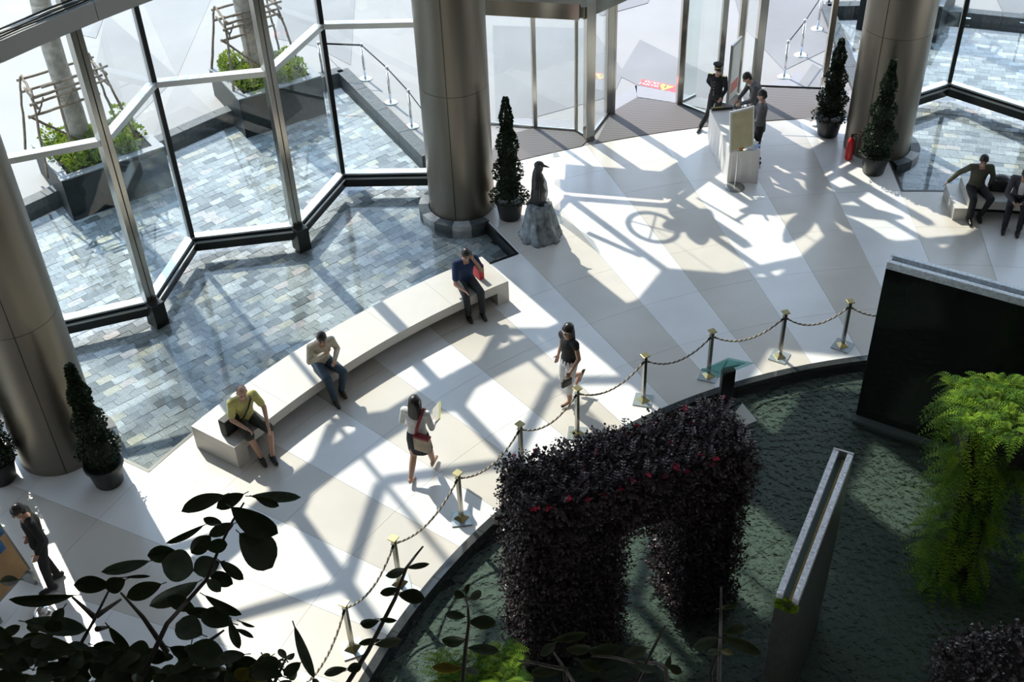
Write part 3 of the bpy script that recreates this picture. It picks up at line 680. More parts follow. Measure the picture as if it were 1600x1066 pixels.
sp=un(70,962); t=thing('chrome_dome','small shiny chrome dome on the floor at the lower left','lamp',sp); MB().lathe([(.13,0),(.14,.03),(.12,.10),(.08,.15),(.02,.18)],n=20).build('dome',M_chrome,t,smooth=True,world=False); MB().lathe([(.15,0),(.15,.02)],n=20).build('ring',M_dark,t,world=False)
# ---- indoor belt stanchion by the right potted tree and outdoor rows
def bstan(p,label,proto=[None]):
    if proto[0] is None:
        t=thing('belt_stanchion',label,'stanchion',p,0,'chrome belt stanchions')
        MB().lathe([(.165,0),(.165,.015),(.12,.03),(.03,.05)],n=28).build('base',M_chrome,t,smooth=True,world=False)
        MB().lathe([(.03,.04),(.03,.84)],n=14).build('pole',M_chrome,t,smooth=True,world=False)
        MB().lathe([(.034,.84),(.036,.85),(.036,.90),(.03,.915),(.01,.92)],n=14).build('head',M_chrome,t,smooth=True,world=False); proto[0]=t
    else: t=copy_tree(proto[0]); t.location=p; t['label']=label
    return t
def belt(a,b,label,z=.865): 
    t=thing('barrier_belt',label,'belt',a,0,'black barrier belts'); d=(b-a); MB().bar((d.x*.01,d.y*.01,z),(d.x*.99,d.y*.99,z),.006,.045).build('webbing',M_black,t,world=False); MB().bar((d.x*.005,d.y*.005,z),(d.x*.03,d.y*.03,z),.02,.05).build('clip',M_dark,t,world=False)
s0=[un(505,120),un(571,123),un(610.5,160),un(643.5,197.5),un(672,237)]
nm=['farthest of the left plaza row, beside the planter','second of the left plaza row, at the pool corner','third of the left plaza row','fourth of the left plaza row','last of the left plaza row, by the middle column']
for p,l in zip(s0,nm): bstan(p,'chrome belt stanchion, '+l)
for i in range(4): belt(s0[i],s0[i+1],'black belt, %s span of the row beside the outdoor pool'%wn_[i])
s1=[un(1277,194),un(1225,120),un(1251,86),un(1277,45),un(1294,10),un(1309,-30)]
nm=['chrome belt stanchion inside, beside the right potted cone tree','chrome belt stanchion outside the doors, nearest the grating','second chrome stanchion outside, up from the grating','third chrome stanchion outside, up from the grating','chrome stanchion at the top edge, fourth up from the grating','stanchion just above the top edge of the view']
for p,l in zip(s1,nm): bstan(p,l)
for i in range(1,5): belt(s1[i],s1[i+1],'black belt, %s span of the row outside the right doors'%wn_[i-1])
belt(s1[0],E_P4,'black belt across the right door from the indoor stanchion')
s2=[un(1353,12),un(1509,26),un(1600,33)]
for p,l in zip(s2,['chrome stanchion on the plaza beside the right column top','chrome stanchion on the plaza right of the right planter','chrome stanchion at the right edge of the plaza']): bstan(p,l)
# ---- red floor banner outside
q=[un(1003,124),un(1061,136),un(1058,146),un(999,133)]; c=sum(q,Vector())/4
t=thing('floor_banner','red warning strip with white lettering on the plaza outside the doors','banner',c)
qq=[v-c for v in q]; MB().prism([tuple(v) for v in qq],.004,.012).build('strip',mat('banner_red',(.75,.08,.09),.6),t,world=False)
ux=(qq[0]-qq[1]); Lx=ux.length; ux.normalize(); uy=Vector((-ux.y,ux.x,0)); 
if uy.dot(qq[3]-qq[0])<0: uy=-uy
tri=[qq[1]+ux*.12+uy*.16,qq[1]+ux*.42+uy*.16,qq[1]+ux*.27+uy*.0]
tri=[qq[1]+ux*.10+uy*.06,qq[1]+ux*.46+uy*.06,qq[1]+ux*.28+uy*.34]
MB().prism([tuple(v) for v in tri],.012,.016).build('warning_triangle',mat('banner_yellow',(.85,.7,.1),.5),t,world=False)
cc=sum(tri,Vector())/3; MB().box((cc.x,cc.y,.018),(.03,.12,.004),math.atan2(ux.y,ux.x)).build('exclamation_mark',M_black,t,world=False)
rnd=random.Random(4); mb=MB()
for row,(yy,x0,x1) in enumerate(((.08,.38*Lx,.86*Lx),(.21,.48*Lx,.95*Lx))):
    x=x0
    while x<x1:
        wl_=rnd.uniform(.03,.06); pc=qq[1]+ux*x+uy*yy; M=Matrix.Rotation(math.atan2(ux.y,ux.x),3,'Z')
        mb.box((pc.x,pc.y,.014),(wl_*.35,.085,.004),M=M); pc2=pc+ux*wl_*.45+uy*rnd.choice((-.03,0,.03)); mb.box((pc2.x,pc2.y,.014),(wl_*.6,.022,.004),M=M); x+=wl_*1.5
mb.build('lettering',mat('banner_white',(.85,.8,.8),.6),t,world=False)['kind']='stuff'
# ================================================================== OUTDOOR PLANTERS
def leafcloud(mb,centers,n,L0,L1,rnd,up=.3,wr=.4):
    for i in range(n):
        c,rad=rnd.choice(centers); v=Vector((rnd.gauss(0,1),rnd.gauss(0,1),rnd.gauss(0,1))).normalized()
        p=c+Vector((v.x*rad[0],v.y*rad[1],v.z*rad[2]))*rnd.uniform(.75,1.05)
        o=(v+Vector((rnd.uniform(-.6,.6),rnd.uniform(-.6,.6),rnd.uniform(-.3,.6)+up))).normalized(); s=Matrix.Rotation(rnd.uniform(0,6.28),3,o)@o.orthogonal().normalized()
        L=rnd.uniform(L0,L1); W=L*wr; nn=o.cross(s)*L*.12
        mb.add([p,p+o*L*.5+s*W+nn,p+o*L,p+o*L*.5-s*W+nn],[(0,1,2),(0,2,3)])
def planter(c,rz,sx,sy,label,tree_label,shrub_label,seed,trunk_off,tr,poles):
    rnd=random.Random(seed)
    t=thing('granite_planter',label,'planter',(c.x,c.y,-.3),rz,'dark granite planters on the plaza')
    h=.98
    for s in (-1,1):
        MB().box((0,s*(sy/2-.06),h/2),(sx,.12,h)).build('side_panel',M_gran2d,t,world=False,bevel=.006)
        MB().box((s*(sx/2-.06),0,h/2),(.12,sy-.24,h)).build('side_panel',M_gran2d,t,world=False,bevel=.006)
        MB().box((0,s*(sy/2-.1),h+.012),(sx+.02,.18,.03)).build('coping',M_cope,t,world=False); MB().box((s*(sx/2-.1),0,h+.012),(.18,sy-.38,.03)).build('coping',M_cope,t,world=False)
    MB().box((0,0,h-.1),(sx-.24,sy-.24,.1)).build('soil',M_soil,t,world=False)
    Mz=Matrix.Rotation(rz,3,'Z')
    sh=thing('planter_shrub',shrub_label,'shrub',(c.x,c.y,h-.34),rz,'shrubs in the granite planters')
    mb=MB(); cs=[]
    for k in range(26): cs.append((Vector((rnd.uniform(-.5,.5)*(sx-.55),rnd.uniform(-.5,.5)*(sy-.55),rnd.uniform(.1,.28))),(.20,.20,.2)))
    leafcloud(mb,cs,4200,.05,.10,rnd); o=mb.build('foliage',M_leaf2,sh,world=False,fast=True); o['kind']='stuff'
    mb=MB(); 
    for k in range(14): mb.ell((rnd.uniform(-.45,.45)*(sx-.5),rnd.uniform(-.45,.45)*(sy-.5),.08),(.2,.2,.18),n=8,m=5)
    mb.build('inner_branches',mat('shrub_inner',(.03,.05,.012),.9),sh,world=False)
    tp=Vector((c.x,c.y,0))+Mz@Vector(trunk_off)
    tt=thing('palm_tree',tree_label,'tree',(tp.x,tp.y,h-.4),0,'palm trees braced with poles')
    H=7.4
    MB().tube([(.02*math.sin(z*2),.02*math.cos(z*1.7),z) for z in [H*i/22 for i in range(23)]],[tr*(1.08-.25*i/22)+.006*(i%2) for i in range(23)],14).build('trunk',M_trunk,tt,smooth=True,world=False)
    for z in (1.25,1.32): MB().lathe([(tr*1.07,z),(tr*1.1,z+.015),(tr*1.07,z+.03)],n=16).build('binding',M_bamboo,tt,world=False)
    # crown
    for k in range(15):
        a=2*math.pi*k/15+rnd.uniform(-.15,.15); e=rnd.uniform(-.1,.9); L=rnd.uniform(2.0,2.6); mb=MB(); prev=None; pts=[]
        for j in range(12):
            u=j/11; pts.append(Vector((math.cos(a)*L*u*math.cos(e*(1-u*.4)),math.sin(a)*L*u*math.cos(e*(1-u*.4)),H+.05+math.sin(e)*L*u-1.5*u*u)))
        mb.tube(pts,[.022*(1-.8*j/11) for j in range(12)],5)
        for j in range(1,12):
            for s in (-1,1):
                for q in range(2):
                    p0=pts[j-1].lerp(pts[j],q*.5); tg=(pts[j]-pts[j-1]).normalized(); sd=tg.cross(Vector((0,0,1))).normalized()*s
                    o=(sd+tg*.5+Vector((0,0,-.35))).normalized(); LL=.5*math.sin(math.pi*min(1,(j+q*.5)/12*.9+.1))+.1
                    mb.add([p0,p0+o*LL*.5+tg*.03,p0+o*LL,p0+o*LL*.5-tg*.03],[(0,1,2),(0,2,3)])
        mb.build('frond',M_palm,tt,world=False,fast=True)
    # pole bracing
    br=thing('pole_brace',tree_label.replace('palm trunk','rough pole frame').replace('palm','rough pole frame bracing the palm'),'brace',(tp.x,tp.y,h-.34),rz,'rough pole frames bracing the palms')
    for (a,b,r_) in poles:
        a=Vector(a); b=Vector(b); pts=[a.lerp(b,k/8)+Vector((rnd.uniform(-.012,.012),rnd.uniform(-.012,.012),0)) for k in range(9)]
        MB().tube(pts,[r_*(1.1-.2*k/8)+rnd.uniform(-.003,.003) for k in range(9)],7).build('pole',M_bamboo,br,smooth=True,world=False)
M_gran2d=mat('planter_granite',(.012,.017,.018),.45,0,.3,10,spec=.25)
M_cope=mat('planter_coping',(.22,.235,.245),.4,0,.1,10)
M_palm=mat('palm_frond',(.06,.12,.03),.5,0,.4,4)
def frame(w,d,h):
    p=[]
    for sx,sy in ((-1,-1),(-.35,-.9),(.35,-1),(1,-.8),(-1,1),(1,1)):
        p.append(((sx*w,sy*d,.0),(sx*w*.72,sy*d*.45,h*(1.0 if sx<0 else 1.04)),.027))
    for z,a,b in ((h*.70,-.95,.55),(h*.84,-.85,.75),(h*.91,-.8,.7),(h*1.0,-.55,.85)): p.append(((a*w,-d*.58,z),(b*w,-d*.54,z+.03),.028))
    for z in (h*.80,h*.95):
        for sx in (-.75,.75): p.append(((sx*w,-d*.7,z),(sx*w*.9,d*.6,z+.04),.026))
        p.append(((-.8*w,d*.5,z),(.8*w,d*.5,z+.02),.026))
    p.append(((-w*.95,-d*.6,h*.72),(w*.15,-d*.25,.1),.025)); p.append(((-w*.75,-d*.58,h*.70),(-w*.55,-d*.55,h*.88),.02)); p.append(((-w*.2,-d*.56,h*.70),(w*.05,-d*.56,h*.88),.02))
    return p
planter(Vector((-8.55,22.15,0)),R(34),2.2,1.9,'dark granite planter box with shrub at the far left of the outdoor pool','palm trunk rising from the far left planter','yellow green shrub filling the far left planter',11,(-.25,.2,0),.20,frame(1.0,.75,1.75))
planter(Vector((-5.45,25.25,0)),R(30),2.0,1.9,'dark granite planter box with shrub at the far corner behind the pool','palm trunk rising from the far corner planter','yellow green shrub filling the far corner planter',12,(-.1,.2,0),.23,frame(.85,.7,1.65))
q=mir(Vector((-5.45,25.25,0)))
planter(q,R(-30),2.0,1.9,'dark granite planter box beyond the right pool beside the right column','palm trunk above the planter beyond the right pool','shrub in the planter beyond the right pool',13,(-.1,.2,0),.22,frame(.85,.7,1.65))
# ================================================================== FOUNTAIN POOL
fp=struct('floor_fountain','green grey stone bottom of the round fountain pool')
_keep_tone=slate_tone
def slate_tone(rnd,base=(.13,.16,.135)):
    k=.7+.6*rnd.random(); return (base[0]*k,base[1]*k,base[2]*k*(.9+.2*rnd.random()),1)
circ=[P(9.87,a) for a in range(48,409,6)]
M_slate=slatemat('fountain_slate',5,.8,1.2,.12)
lay_tiles(fp,circ,-.24,.46,.30,33,300,CAMH,base=(.075,.09,.085),seed=9,gap=.003)
MB().prism([tuple(p) for p in circ],-.75,-.28).build('pool_bed',M_gran,fp)
mb=MB(); mb.add([tuple(v)[:2]+(-.09,) for v in circ]+[tuple(v)[:2]+(-.095,) for v in circ],[tuple(range(len(circ))),tuple(range(len(circ),2*len(circ)))[::-1]]); mb.build('water_surface',M_fwater,fp)
# ---- waterfall slab
M_wet=mat('wet_black_granite',(.010,.013,.012),.05,0,.3,30,.05,2)
a=Vector((5.43,13.75,0)); d=Vector((1.54,-.96,0)).normalized(); e=Vector((-d.y,d.x,0)); L=4.6
t=thing('waterfall_slab','tall polished black granite waterfall slab with a water channel along its top','fountain slab',(a+d*L/2+e*.14).to_tuple()[:2]+(-.5,))
rz=math.atan2(d.y,d.x); t.rotation_euler=(0,0,rz)
MB().box((0,0,1.66),(L,.26,3.32)).build('slab',M_wet,t,world=False,bevel=.006)
M_lip=mat('wet_lip_stone',(.66,.73,.80),.15,.0,.25,25)
for s in (-1,1): MB().box((0,s*.095,3.38),(L,.075,.12)).build('lip',M_lip,t,world=False,bevel=.006)
for s in (-1,1): MB().box((s*(L/2-.02),0,3.37),(.04,.115,.1)).build('end_stop',M_lip,t,world=False)
MB().box((0,0,3.335),(L-.08,.115,.03)).build('channel_water',mat('channel_water',(.05,.09,.09),.05),t,world=False)
MB().box((0,-.2,.40),(L,.14,.10)).build('ledge',mat('slab_ledge',(.07,.085,.08),.3),t,world=False)
# ---- trough wall
f=Vector((3.87,9.93,0)); n_=Vector((2.77,7.83,0)); dd=(f-n_); L=dd.length; rz=math.atan2(dd.y,dd.x); c=(f+n_)/2
t=thing('water_trough_wall','narrow dark wall with bright wet double lips and a water groove on top','fountain wall',(c.x,c.y,-.5),rz)
MB().box((0,0,1.69),(L,.24,3.38)).build('wall',mat('trough_stone',(.05,.055,.05),.3,0,.3,8),t,world=False,bevel=.005)
M_lip2=mat('wet_chrome_lip',(.70,.73,.80),.10,.25,.25,20,.6,30)
for s in (-1,1): MB().box((0,s*.085,3.44),(L,.07,.12)).build('lip',M_lip2,t,world=False,bevel=.005)
MB().box((L/2-.012,0,3.445),(.024,.24,.13)).build('end_plate',M_alu,t,world=False)
MB().box((-.02,-.028,3.395),(L-.06,.03,.03)).build('algae_strip',mat('algae_ochre',(.28,.22,.05),.6,0,.3,30),t,world=False)
MB().box((-.02,.02,3.385),(L-.06,.07,.02)).build('groove_water',MATS['channel_water'],t,world=False)
rnd=random.Random(3); mb=MB()
leafcloud(mb,[(Vector((-L/2-.01,.0,3.36)),(.03,.10,.05))],160,.03,.07,rnd,-.6); mb.build('moss',M_fern2,t,world=False,fast=True)['kind']='stuff'
# ---- planted arches
def boxpoint(rnd,x0,x1,y0,y1,z0,z1,tw=1.4):
    ax=[(y1-y0)*(z1-z0)]*2+[(x1-x0)*(z1-z0)]*2+[(x1-x0)*(y1-y0)*tw]
    k=rnd.choices(range(5),ax)[0]; x=rnd.uniform(x0,x1); y=rnd.uniform(y0,y1); z=rnd.uniform(z0,z1)
    if k==0: return Vector((x0,y,z)),Vector((-1,0,0))
    if k==1: return Vector((x1,y,z)),Vector((1,0,0))
    if k==2: return Vector((x,y0,z)),Vector((0,-1,0))
    if k==3: return Vector((x,y1,z)),Vector((0,1,0))
    return Vector((x,y,z1)),Vector((0,0,1))
def hedge(name,label,loc,rz,boxes,n,m,seed,flowers=0):
    rnd=random.Random(seed); t=thing(name,label,'hedge arch',loc,rz)
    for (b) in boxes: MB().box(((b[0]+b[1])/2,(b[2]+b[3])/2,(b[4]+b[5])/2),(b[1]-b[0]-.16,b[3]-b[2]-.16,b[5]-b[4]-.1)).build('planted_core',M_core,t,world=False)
    ar=[(b[1]-b[0])*(b[5]-b[4])+(b[3]-b[2])*(b[5]-b[4])+(b[1]-b[0])*(b[3]-b[2]) for b in boxes]
    mb=MB()
    for i in range(n):
        b=rnd.choices(boxes,ar)[0]; p,nv=boxpoint(rnd,*b)
        bulge=.10*noise.noise(p*2.3)+.05*noise.noise(p*6); p=p+nv*(bulge+rnd.uniform(-.12,.04))
        if nv.z>.5: p.z+=.05*noise.noise(p*4)
        ns=5 if rnd.random()<.25 else 1       # little twigs with leaf pairs
        o=(nv+Vector((rnd.uniform(-.9,.9),rnd.uniform(-.9,.9),rnd.uniform(-.5,.9)))).normalized()
        for q in range(ns):
            pp=p+o*q*.028; s=Matrix.Rotation(rnd.uniform(0,6.28),3,o)@o.orthogonal().normalized(); L=rnd.uniform(.032,.06); W=L*.36; oo=(o+s*1.2).normalized(); s2=oo.cross(o).normalized() if oo.cross(o).length>1e-3 else s; nn=oo.cross(s2)*L*.12
            mb.add([pp,pp+oo*L*.5+s2*W+nn,pp+oo*L,pp+oo*L*.5-s2*W+nn],[(0,1,2),(0,2,3)])
    for i in range(int(n/130)):
        b=boxes[0]; x=rnd.uniform(b[0],b[1]); y=rnd.uniform(b[2],b[3]); p=Vector((x,y,b[5]-.05)); o=Vector((rnd.uniform(-.5,.5),rnd.uniform(-.5,.5),1)).normalized(); Ls=rnd.uniform(.12,.32)
        if rnd.random()<.35: p=Vector((x,b[2],rnd.uniform(b[4]+.3,b[5]))); o=Vector((rnd.uniform(-.6,.6),-1,rnd.uniform(-.2,.9))).normalized()
        q=o.orthogonal().normalized()*.0025; mb.add([p-q,p+q,p+o*Ls],[(0,1,2)])
        for k in range(int(Ls/.022)):
            pp=p+o*(k*.022); s=Matrix.Rotation(k*1.6,3,o)@o.orthogonal().normalized()
            for sg in (-1,1):
                oo=(o*.6+s*sg).normalized(); s2=oo.cross(o).normalized(); L=rnd.uniform(.03,.05); W=L*.34; mb.add([pp,pp+oo*L*.5+s2*W,pp+oo*L,pp+oo*L*.5-s2*W],[(0,1,2),(0,2,3)])
    o=mb.build('foliage',m,t,world=False,fast=True); o['kind']='stuff'
    for i in range(flowers):
        b=boxes[0]; x=rnd.uniform(b[0],b[1]); y=rnd.choice((b[3],b[2],rnd.uniform(b[2],b[3]))); mb=MB(); c=Vector((x,y,b[5]+rnd.uniform(-.08,.08)))
        for k in range(9):
            v=Vector((rnd.gauss(0,1),rnd.gauss(0,1),rnd.gauss(0,.7))).normalized()*rnd.uniform(.03,.055); s=v.orthogonal()*.25; mb.add([c,c+v*.5+s,c+v,c+v*.5-s],[(0,1,2),(0,2,3)])
        mb.build('flower',M_pink,t,world=False,fast=True)
    return t
A0=Vector((-.09,9.62,0)); A1=Vector((2.76,10.54,0)); rz=math.atan2((A1-A0).y,(A1-A0).x); LA=(A1-A0).length
hedge('hedge_arch','burgundy leaved planted arch standing in the fountain pool',((A0+A1)/2).to_tuple()[:2]+(-.2,),rz,[(-LA/2,LA/2,-.44,.44,2.15,3.13),(-LA/2,-LA/2+1.32,-.40,.40,.0,2.3),(LA/2-.86,LA/2-.03,-.40,.40,.0,2.3)],30000,M_redleaf,21,34)
hedge('hedge_arch','dusky burgundy hedge top at the lower right corner',un(1570,1040,2.9).to_tuple()[:2]+(-.2,),R(10),[(-.5,1.4,-.55,.4,2.2,3.1),(-.35,.6,-.4,.3,0,2.3)],9000,M_redleaf,22,0)
# ferns
def frond(mb,p,o,L,droop,rnd,w=.07,nl=11):
    side=o.cross(Vector((0,0,1))); side=side.normalized() if side.length>1e-3 else Vector((1,0,0)); pts=[]
    for j in range(nl+1):
        u=j/nl; pts.append(p+o*L*u+Vector((0,0,-droop*u*u*L)))
    mi=1 if rnd.random()<.45 else 0
    for j in range(nl):
        tg=(pts[j+1]-pts[j]).normalized(); u=j/nl; W=w*math.sin(math.pi*(.15+.8*u)) 
        mb.add([pts[j]-side*.003,pts[j]+side*.003,pts[j+1]],[(0,1,2)],mi)
        for s in (-1,1):
            q=side*s; h=tg*.022; mb.add([pts[j]-h*.5,pts[j]+q*W*.6-h*.2+tg*.012,pts[j]+q*W+tg*.02,pts[j]+q*W*.5+h],[(0,1,2,3)],mi)
def ferns(name,label,loc,rz,boxes,n,seed,L=(.28,.5)):
    rnd=random.Random(seed); t=thing(name,label,'fern hedge',loc,rz)
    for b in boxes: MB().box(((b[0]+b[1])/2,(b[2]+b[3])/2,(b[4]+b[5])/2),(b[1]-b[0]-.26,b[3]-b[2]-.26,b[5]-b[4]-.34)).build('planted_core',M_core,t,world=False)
    ar=[(b[1]-b[0])*(b[5]-b[4])+(b[3]-b[2])*(b[5]-b[4])+(b[1]-b[0])*(b[3]-b[2]) for b in boxes]; mb=MB()
    for i in range(n):
        b=rnd.choices(boxes,ar)[0]; p,nv=boxpoint(rnd,*b,4.0); p=p-nv*.12
        o=(nv*(.9 if nv.z<.5 else .45)+Vector((rnd.uniform(-.8,.8),rnd.uniform(-.8,.8),rnd.uniform(-.2,.8)*(1 if nv.z<.5 else .3)))).normalized(); frond(mb,p,o,rnd.uniform(*L),rnd.uniform(.5,1.3),rnd)
    o=mb.build('fronds',[M_fern,M_fern2],t,world=False,fast=True); o['kind']='stuff'
    return t
ferns('fern_arch','lush green fern covered arch at the right edge of the fountain pool',(5.9,10.55,-.2),R(-8),[(-.5,2.6,-.5,.5,2.35,3.3),(-.35,.35,-.36,.36,0,2.5),(1.15,1.9,-.36,.36,0,2.5)],2300,31)
fb=un(752,1035,2.9); ferns('fern_column','bright green fern topped planting at the bottom edge of the view',(fb.x,fb.y-.1,-.2),R(12),[(-.42,.42,-.45,.35,2.3,3.05),(-.3,.3,-.3,.25,0,2.4)],900,32,(.2,.34))
# ================================================================== HANGING DECORATIONS (above the view, over the entrance)
def lift(px,py,z): q=un(px,py); return q-SUND*(z/-SUND.z)
t=thing('hanging_mobile','large mobile of a wheel and bars hung above the entrance, seen by its shadow','ornament',lift(1020,355,4.3))
Q=(-SUND).to_track_quat('Z','Y').to_matrix()
def ringpts(r,n=36): return [Q@Vector((r*math.cos(2*math.pi*k/n),r*math.sin(2*math.pi*k/n),0)) for k in range(n+1)]
MB().tube(ringpts(.42),.055,8).build('rim',M_dark,t,world=False)
for k in range(2): 
    a=k*math.pi/2+.6; v=Q@Vector((math.cos(a),math.sin(a),0)); MB().tube([v*-.42,v*.42],.02,6).build('spoke',M_dark,t,world=False)
MB().tube([(0,0,0),(0,0,10.9)],.006,5).build('wire',M_dark,t,world=False)
for i,(x0,y0,x1,y1,w_) in enumerate(((920,365,1000,400,.10),(1090,310,1160,350,.05),(1150,345,1225,300,.06),(1170,300,1200,345,.05))):
    A=lift(x0,y0,4.2); B=lift(x1,y1,4.2); MB().bar(A,B,w_,w_).build('bar',M_dark,t); MB().tube([(A+B)/2,(A+B)/2+Vector((0,0,11))],.006,5).build('wire',M_dark,t)
def petal_ornament(px,py,rad,npet,label,a0=0,wid=.3,z=4.6):
    t=thing('hanging_flower',label,'ornament',lift(px,py,z))
    for k in range(npet):
        a=a0+2*math.pi*k/npet; v=Vector((math.cos(a),math.sin(a),0)); s=Vector((-v.y,v.x,0)); mb=MB(); pts=[]; rr=[]
        for j in range(9): u=j/8; pts.append(v*rad*(.08+.92*u)); rr.append(max(.02,wid*math.sin(math.pi*(.08+.87*u))**.8))
        mb.tube([Q@p for p in pts],rr,8,ry=[.02]*9,side=Q@s); mb.build('petal',M_dark,t,world=False)
    MB().ell((0,0,0),.16).build('heart',M_dark,t,world=False); MB().tube([(0,0,0),(0,0,10.6)],.006,5).build('wire',M_dark,t,world=False)
petal_ornament(1275,322,1.45,9,'large hanging flower ornament above the entrance casting petal shadows on the floor',.3,.19)
petal_ornament(1085,350,.6,5,'small hanging flower ornament above the entrance between wheel and large flower',.9,.2)
# ================================================================== FOREGROUND PLANTS
pb=thing('balcony_planter','dark planter trough on the balcony below the viewer','planter',(0,1.75,8.5))
for s in (-1,1): MB().box((0,.36*s,.3),(12,.06,.6)).build('side_panel',M_gran,pb,world=False)
for s in (-1,1): MB().box((5.97*s,0,.3),(.06,.66,.6)).build('end_panel',M_gran,pb,world=False)
MB().box((0,0,.2),(11.9,.66,.4)).build('soil',M_soil,pb,world=False)
def bigleaf(b,tip,width,parent,m,rnd,fold=.25):
    d=tip-b; L=d.length; x=d.normalized(); view=(Vector((0,0,CAMH))-b).normalized(); y=view.cross(x).normalized(); z=x.cross(y).normalized()
    ti=rnd.uniform(-.5,.5); y,z=y*math.cos(ti)+z*math.sin(ti),z*math.cos(ti)-y*math.sin(ti)
    bend=rnd.uniform(-.12,.15)*L; vs=[]; fs=[]; n=9
    for i in range(n+1):
        u=i/n; w=width/2*(math.sin(math.pi*u**1.2)**.6 if 0<u<1 else 0.03); c=x*L*u+z*(bend*4*u*(1-u))
        for k in (-1,-.5,0,.5,1): vs.append(c+y*w*k+z*(abs(k)*w*fold))
    for i in range(n):
        for k in range(4): fs.append((i*5+k,i*5+k+1,i*5+k+6,i*5+k+5))
    m0=len(vs); vs+= [v-z*.0015 for v in vs]; fs+=[tuple(m0+q for q in f[::-1]) for f in fs]
    mb=MB(); mb.add([b+v for v in vs],fs); mb.tube([b-x*.02,b+x*L*.5+z*(bend-.002),b+x*L*.97],[.0025,.002,.0008],4); mb.build('leaf',m,parent,smooth=True,fast=True)
def fgplant(name,label,stems,leaves,dist,seed,grp=None):
    rnd=random.Random(seed); base=ray(*stems[0][0],dist); base.z=8.9
    t=thing(name,label,'plant',base,0,grp)
    for st in stems:
        pts=[ray(x,y,dist+.1*math.sin(i*1.3+x)) for i,(x,y) in enumerate(st)]
        if st is stems[0] or st[0][1]>1040:
            q=pts[0].copy(); q.z=8.9; q.y=min(q.y,1.95); pts=[q]+pts
        n=len(pts); fine=[]
        for i in range(n-1):
            for k in range(4): fine.append(pts[i].lerp(pts[i+1],k/4))
        fine.append(pts[-1]); MB().tube(fine,[.011*(1-.7*i/len(fine)) for i in range(len(fine))],6).build('stem',M_stem,t,smooth=True)
    for (x0,y0,x1,y1,w_) in leaves:
        dd=dist+rnd.uniform(-.3,.3); b=ray(x1,y1,dd); tip=ray(x0,y0,dd+rnd.uniform(-.06,.06)); r=rnd.random()
        bigleaf(b,tip,w_*dd/FPX,t,M_big if r<.78 else (M_bigp if r<.93 else M_bigy),rnd)
    return t
def cv(lst,ox,oy,s): return [(ox+a/s,oy+b/s,ox+c/s,oy+d/s,w/s) for a,b,c,d,w in lst]
def cs_(lst,ox,oy,s): return [[(ox+a/s,oy+b/s) for a,b in st] for st in lst]
LF=[(825,290,1020,215,75),(985,275,1110,210,65),(1370,225,1140,220,50),(1270,265,1160,225,40),(1265,390,1050,270,115),(1240,545,1090,390,165),(925,320,1010,345,45),(755,435,930,350,32),(950,400,1065,345,55),(870,480,960,400,85),(1035,440,930,450,65),(670,490,810,480,80),(460,565,680,515,55),(735,520,880,560,140),(880,560,1000,520,105),(1108,600,1000,515,50),(1060,620,950,570,65),(1005,655,940,600,48),(335,625,500,625,78),(480,640,570,600,75),(685,585,565,590,16),(575,680,735,620,75),(680,720,900,610,85),(760,680,890,740,65),(840,740,1030,770,48),(800,800,920,850,120),(1100,760,930,670,45),(910,760,1060,800,95),(1090,915,1045,790,45),(1160,815,1095,790,16),(1155,865,1075,825,24),(395,830,110,790,80),(590,930,495,815,45),(40,690,340,670,55),(0,610,85,600,45),(60,900,350,920,95),(590,980,450,930,120),(600,960,700,920,65),(850,920,1030,980,125),(1180,1010,1040,980,95),(1430,1050,1340,810,48),(1270,915,1300,960,34),(1340,935,1300,960,28),(1235,970,1280,1000,45),(1350,1040,1285,1010,65),(1175,1010,1270,1000,70)]
rnd=random.Random(77)
for k in range(140):
    x=rnd.uniform(-40,1330); y=rnd.uniform(930,1120) if x<1000 else rnd.uniform(980,1120); a=rnd.uniform(0,6.28); L=rnd.uniform(90,190); LF.append((x,y,x+L*math.cos(a),y+L*.5*math.sin(a),rnd.uniform(50,100)))
for k in range(22):
    x=rnd.uniform(-40,300); y=rnd.uniform(780,960); a=rnd.uniform(0,6.28); L=rnd.uniform(90,190); LF.append((x,y,x+L*math.cos(a),y+L*.5*math.sin(a),rnd.uniform(40,80)))
S1=[[(270,1100),(330,960),(430,780),(500,640)],[(430,770),(330,680)],[(440,765),(550,690)],[(620,1100),(760,800),(860,690),(940,600),(1000,450),(1060,330),(1110,250)],[(760,930),(650,770),(550,660)],[(860,915),(950,880),(1020,830)],[(1000,1090),(1290,960)],[(1250,1066),(1300,960)],[(1430,1050),(1460,1080)],[(440,825),(495,815)]]
fgplant('rubber_shrub','broad leaved dark shrub in the lower left foreground',cs_(S1,0,700,2.912),cv(LF,0,700,2.912),4.6,41,'foreground foliage')
LA_=[(810,400,930,360,60),(1085,325,945,350,38),(775,510,890,480,55),(1055,540,890,520,95),(650,700,770,680,62),(880,680,770,670,34),(640,825,780,800,45),(910,800,740,830,62),(425,1015,570,980,55),(660,960,570,990,62)]
fgplant('leafy_sapling','slim leafy twig crossing the pool rim at lower centre',cs_([[(560,1090),(700,870),(870,540),(940,350),(1000,270),(1045,215)]],400,800,4),cv(LA_,400,800,4),4.8,42,'foreground foliage')
LB=[(1240,510,1305,530,55),(1330,450,1310,520,34),(1410,500,1330,545,55),(1180,640,1310,655,55),(1500,690,1330,690,85),(1160,800,1310,800,75),(1520,870,1320,850,65),(1100,970,1290,980,65),(1390,1010,1300,980,50)]
fgplant('leafy_sapling','upright leafy twig in front of the lower ferns',cs_([[(1290,1090),(1310,850),(1330,700),(1325,600),(1310,530)]],400,800,4),cv(LB,400,800,4),4.9,43,'foreground foliage')
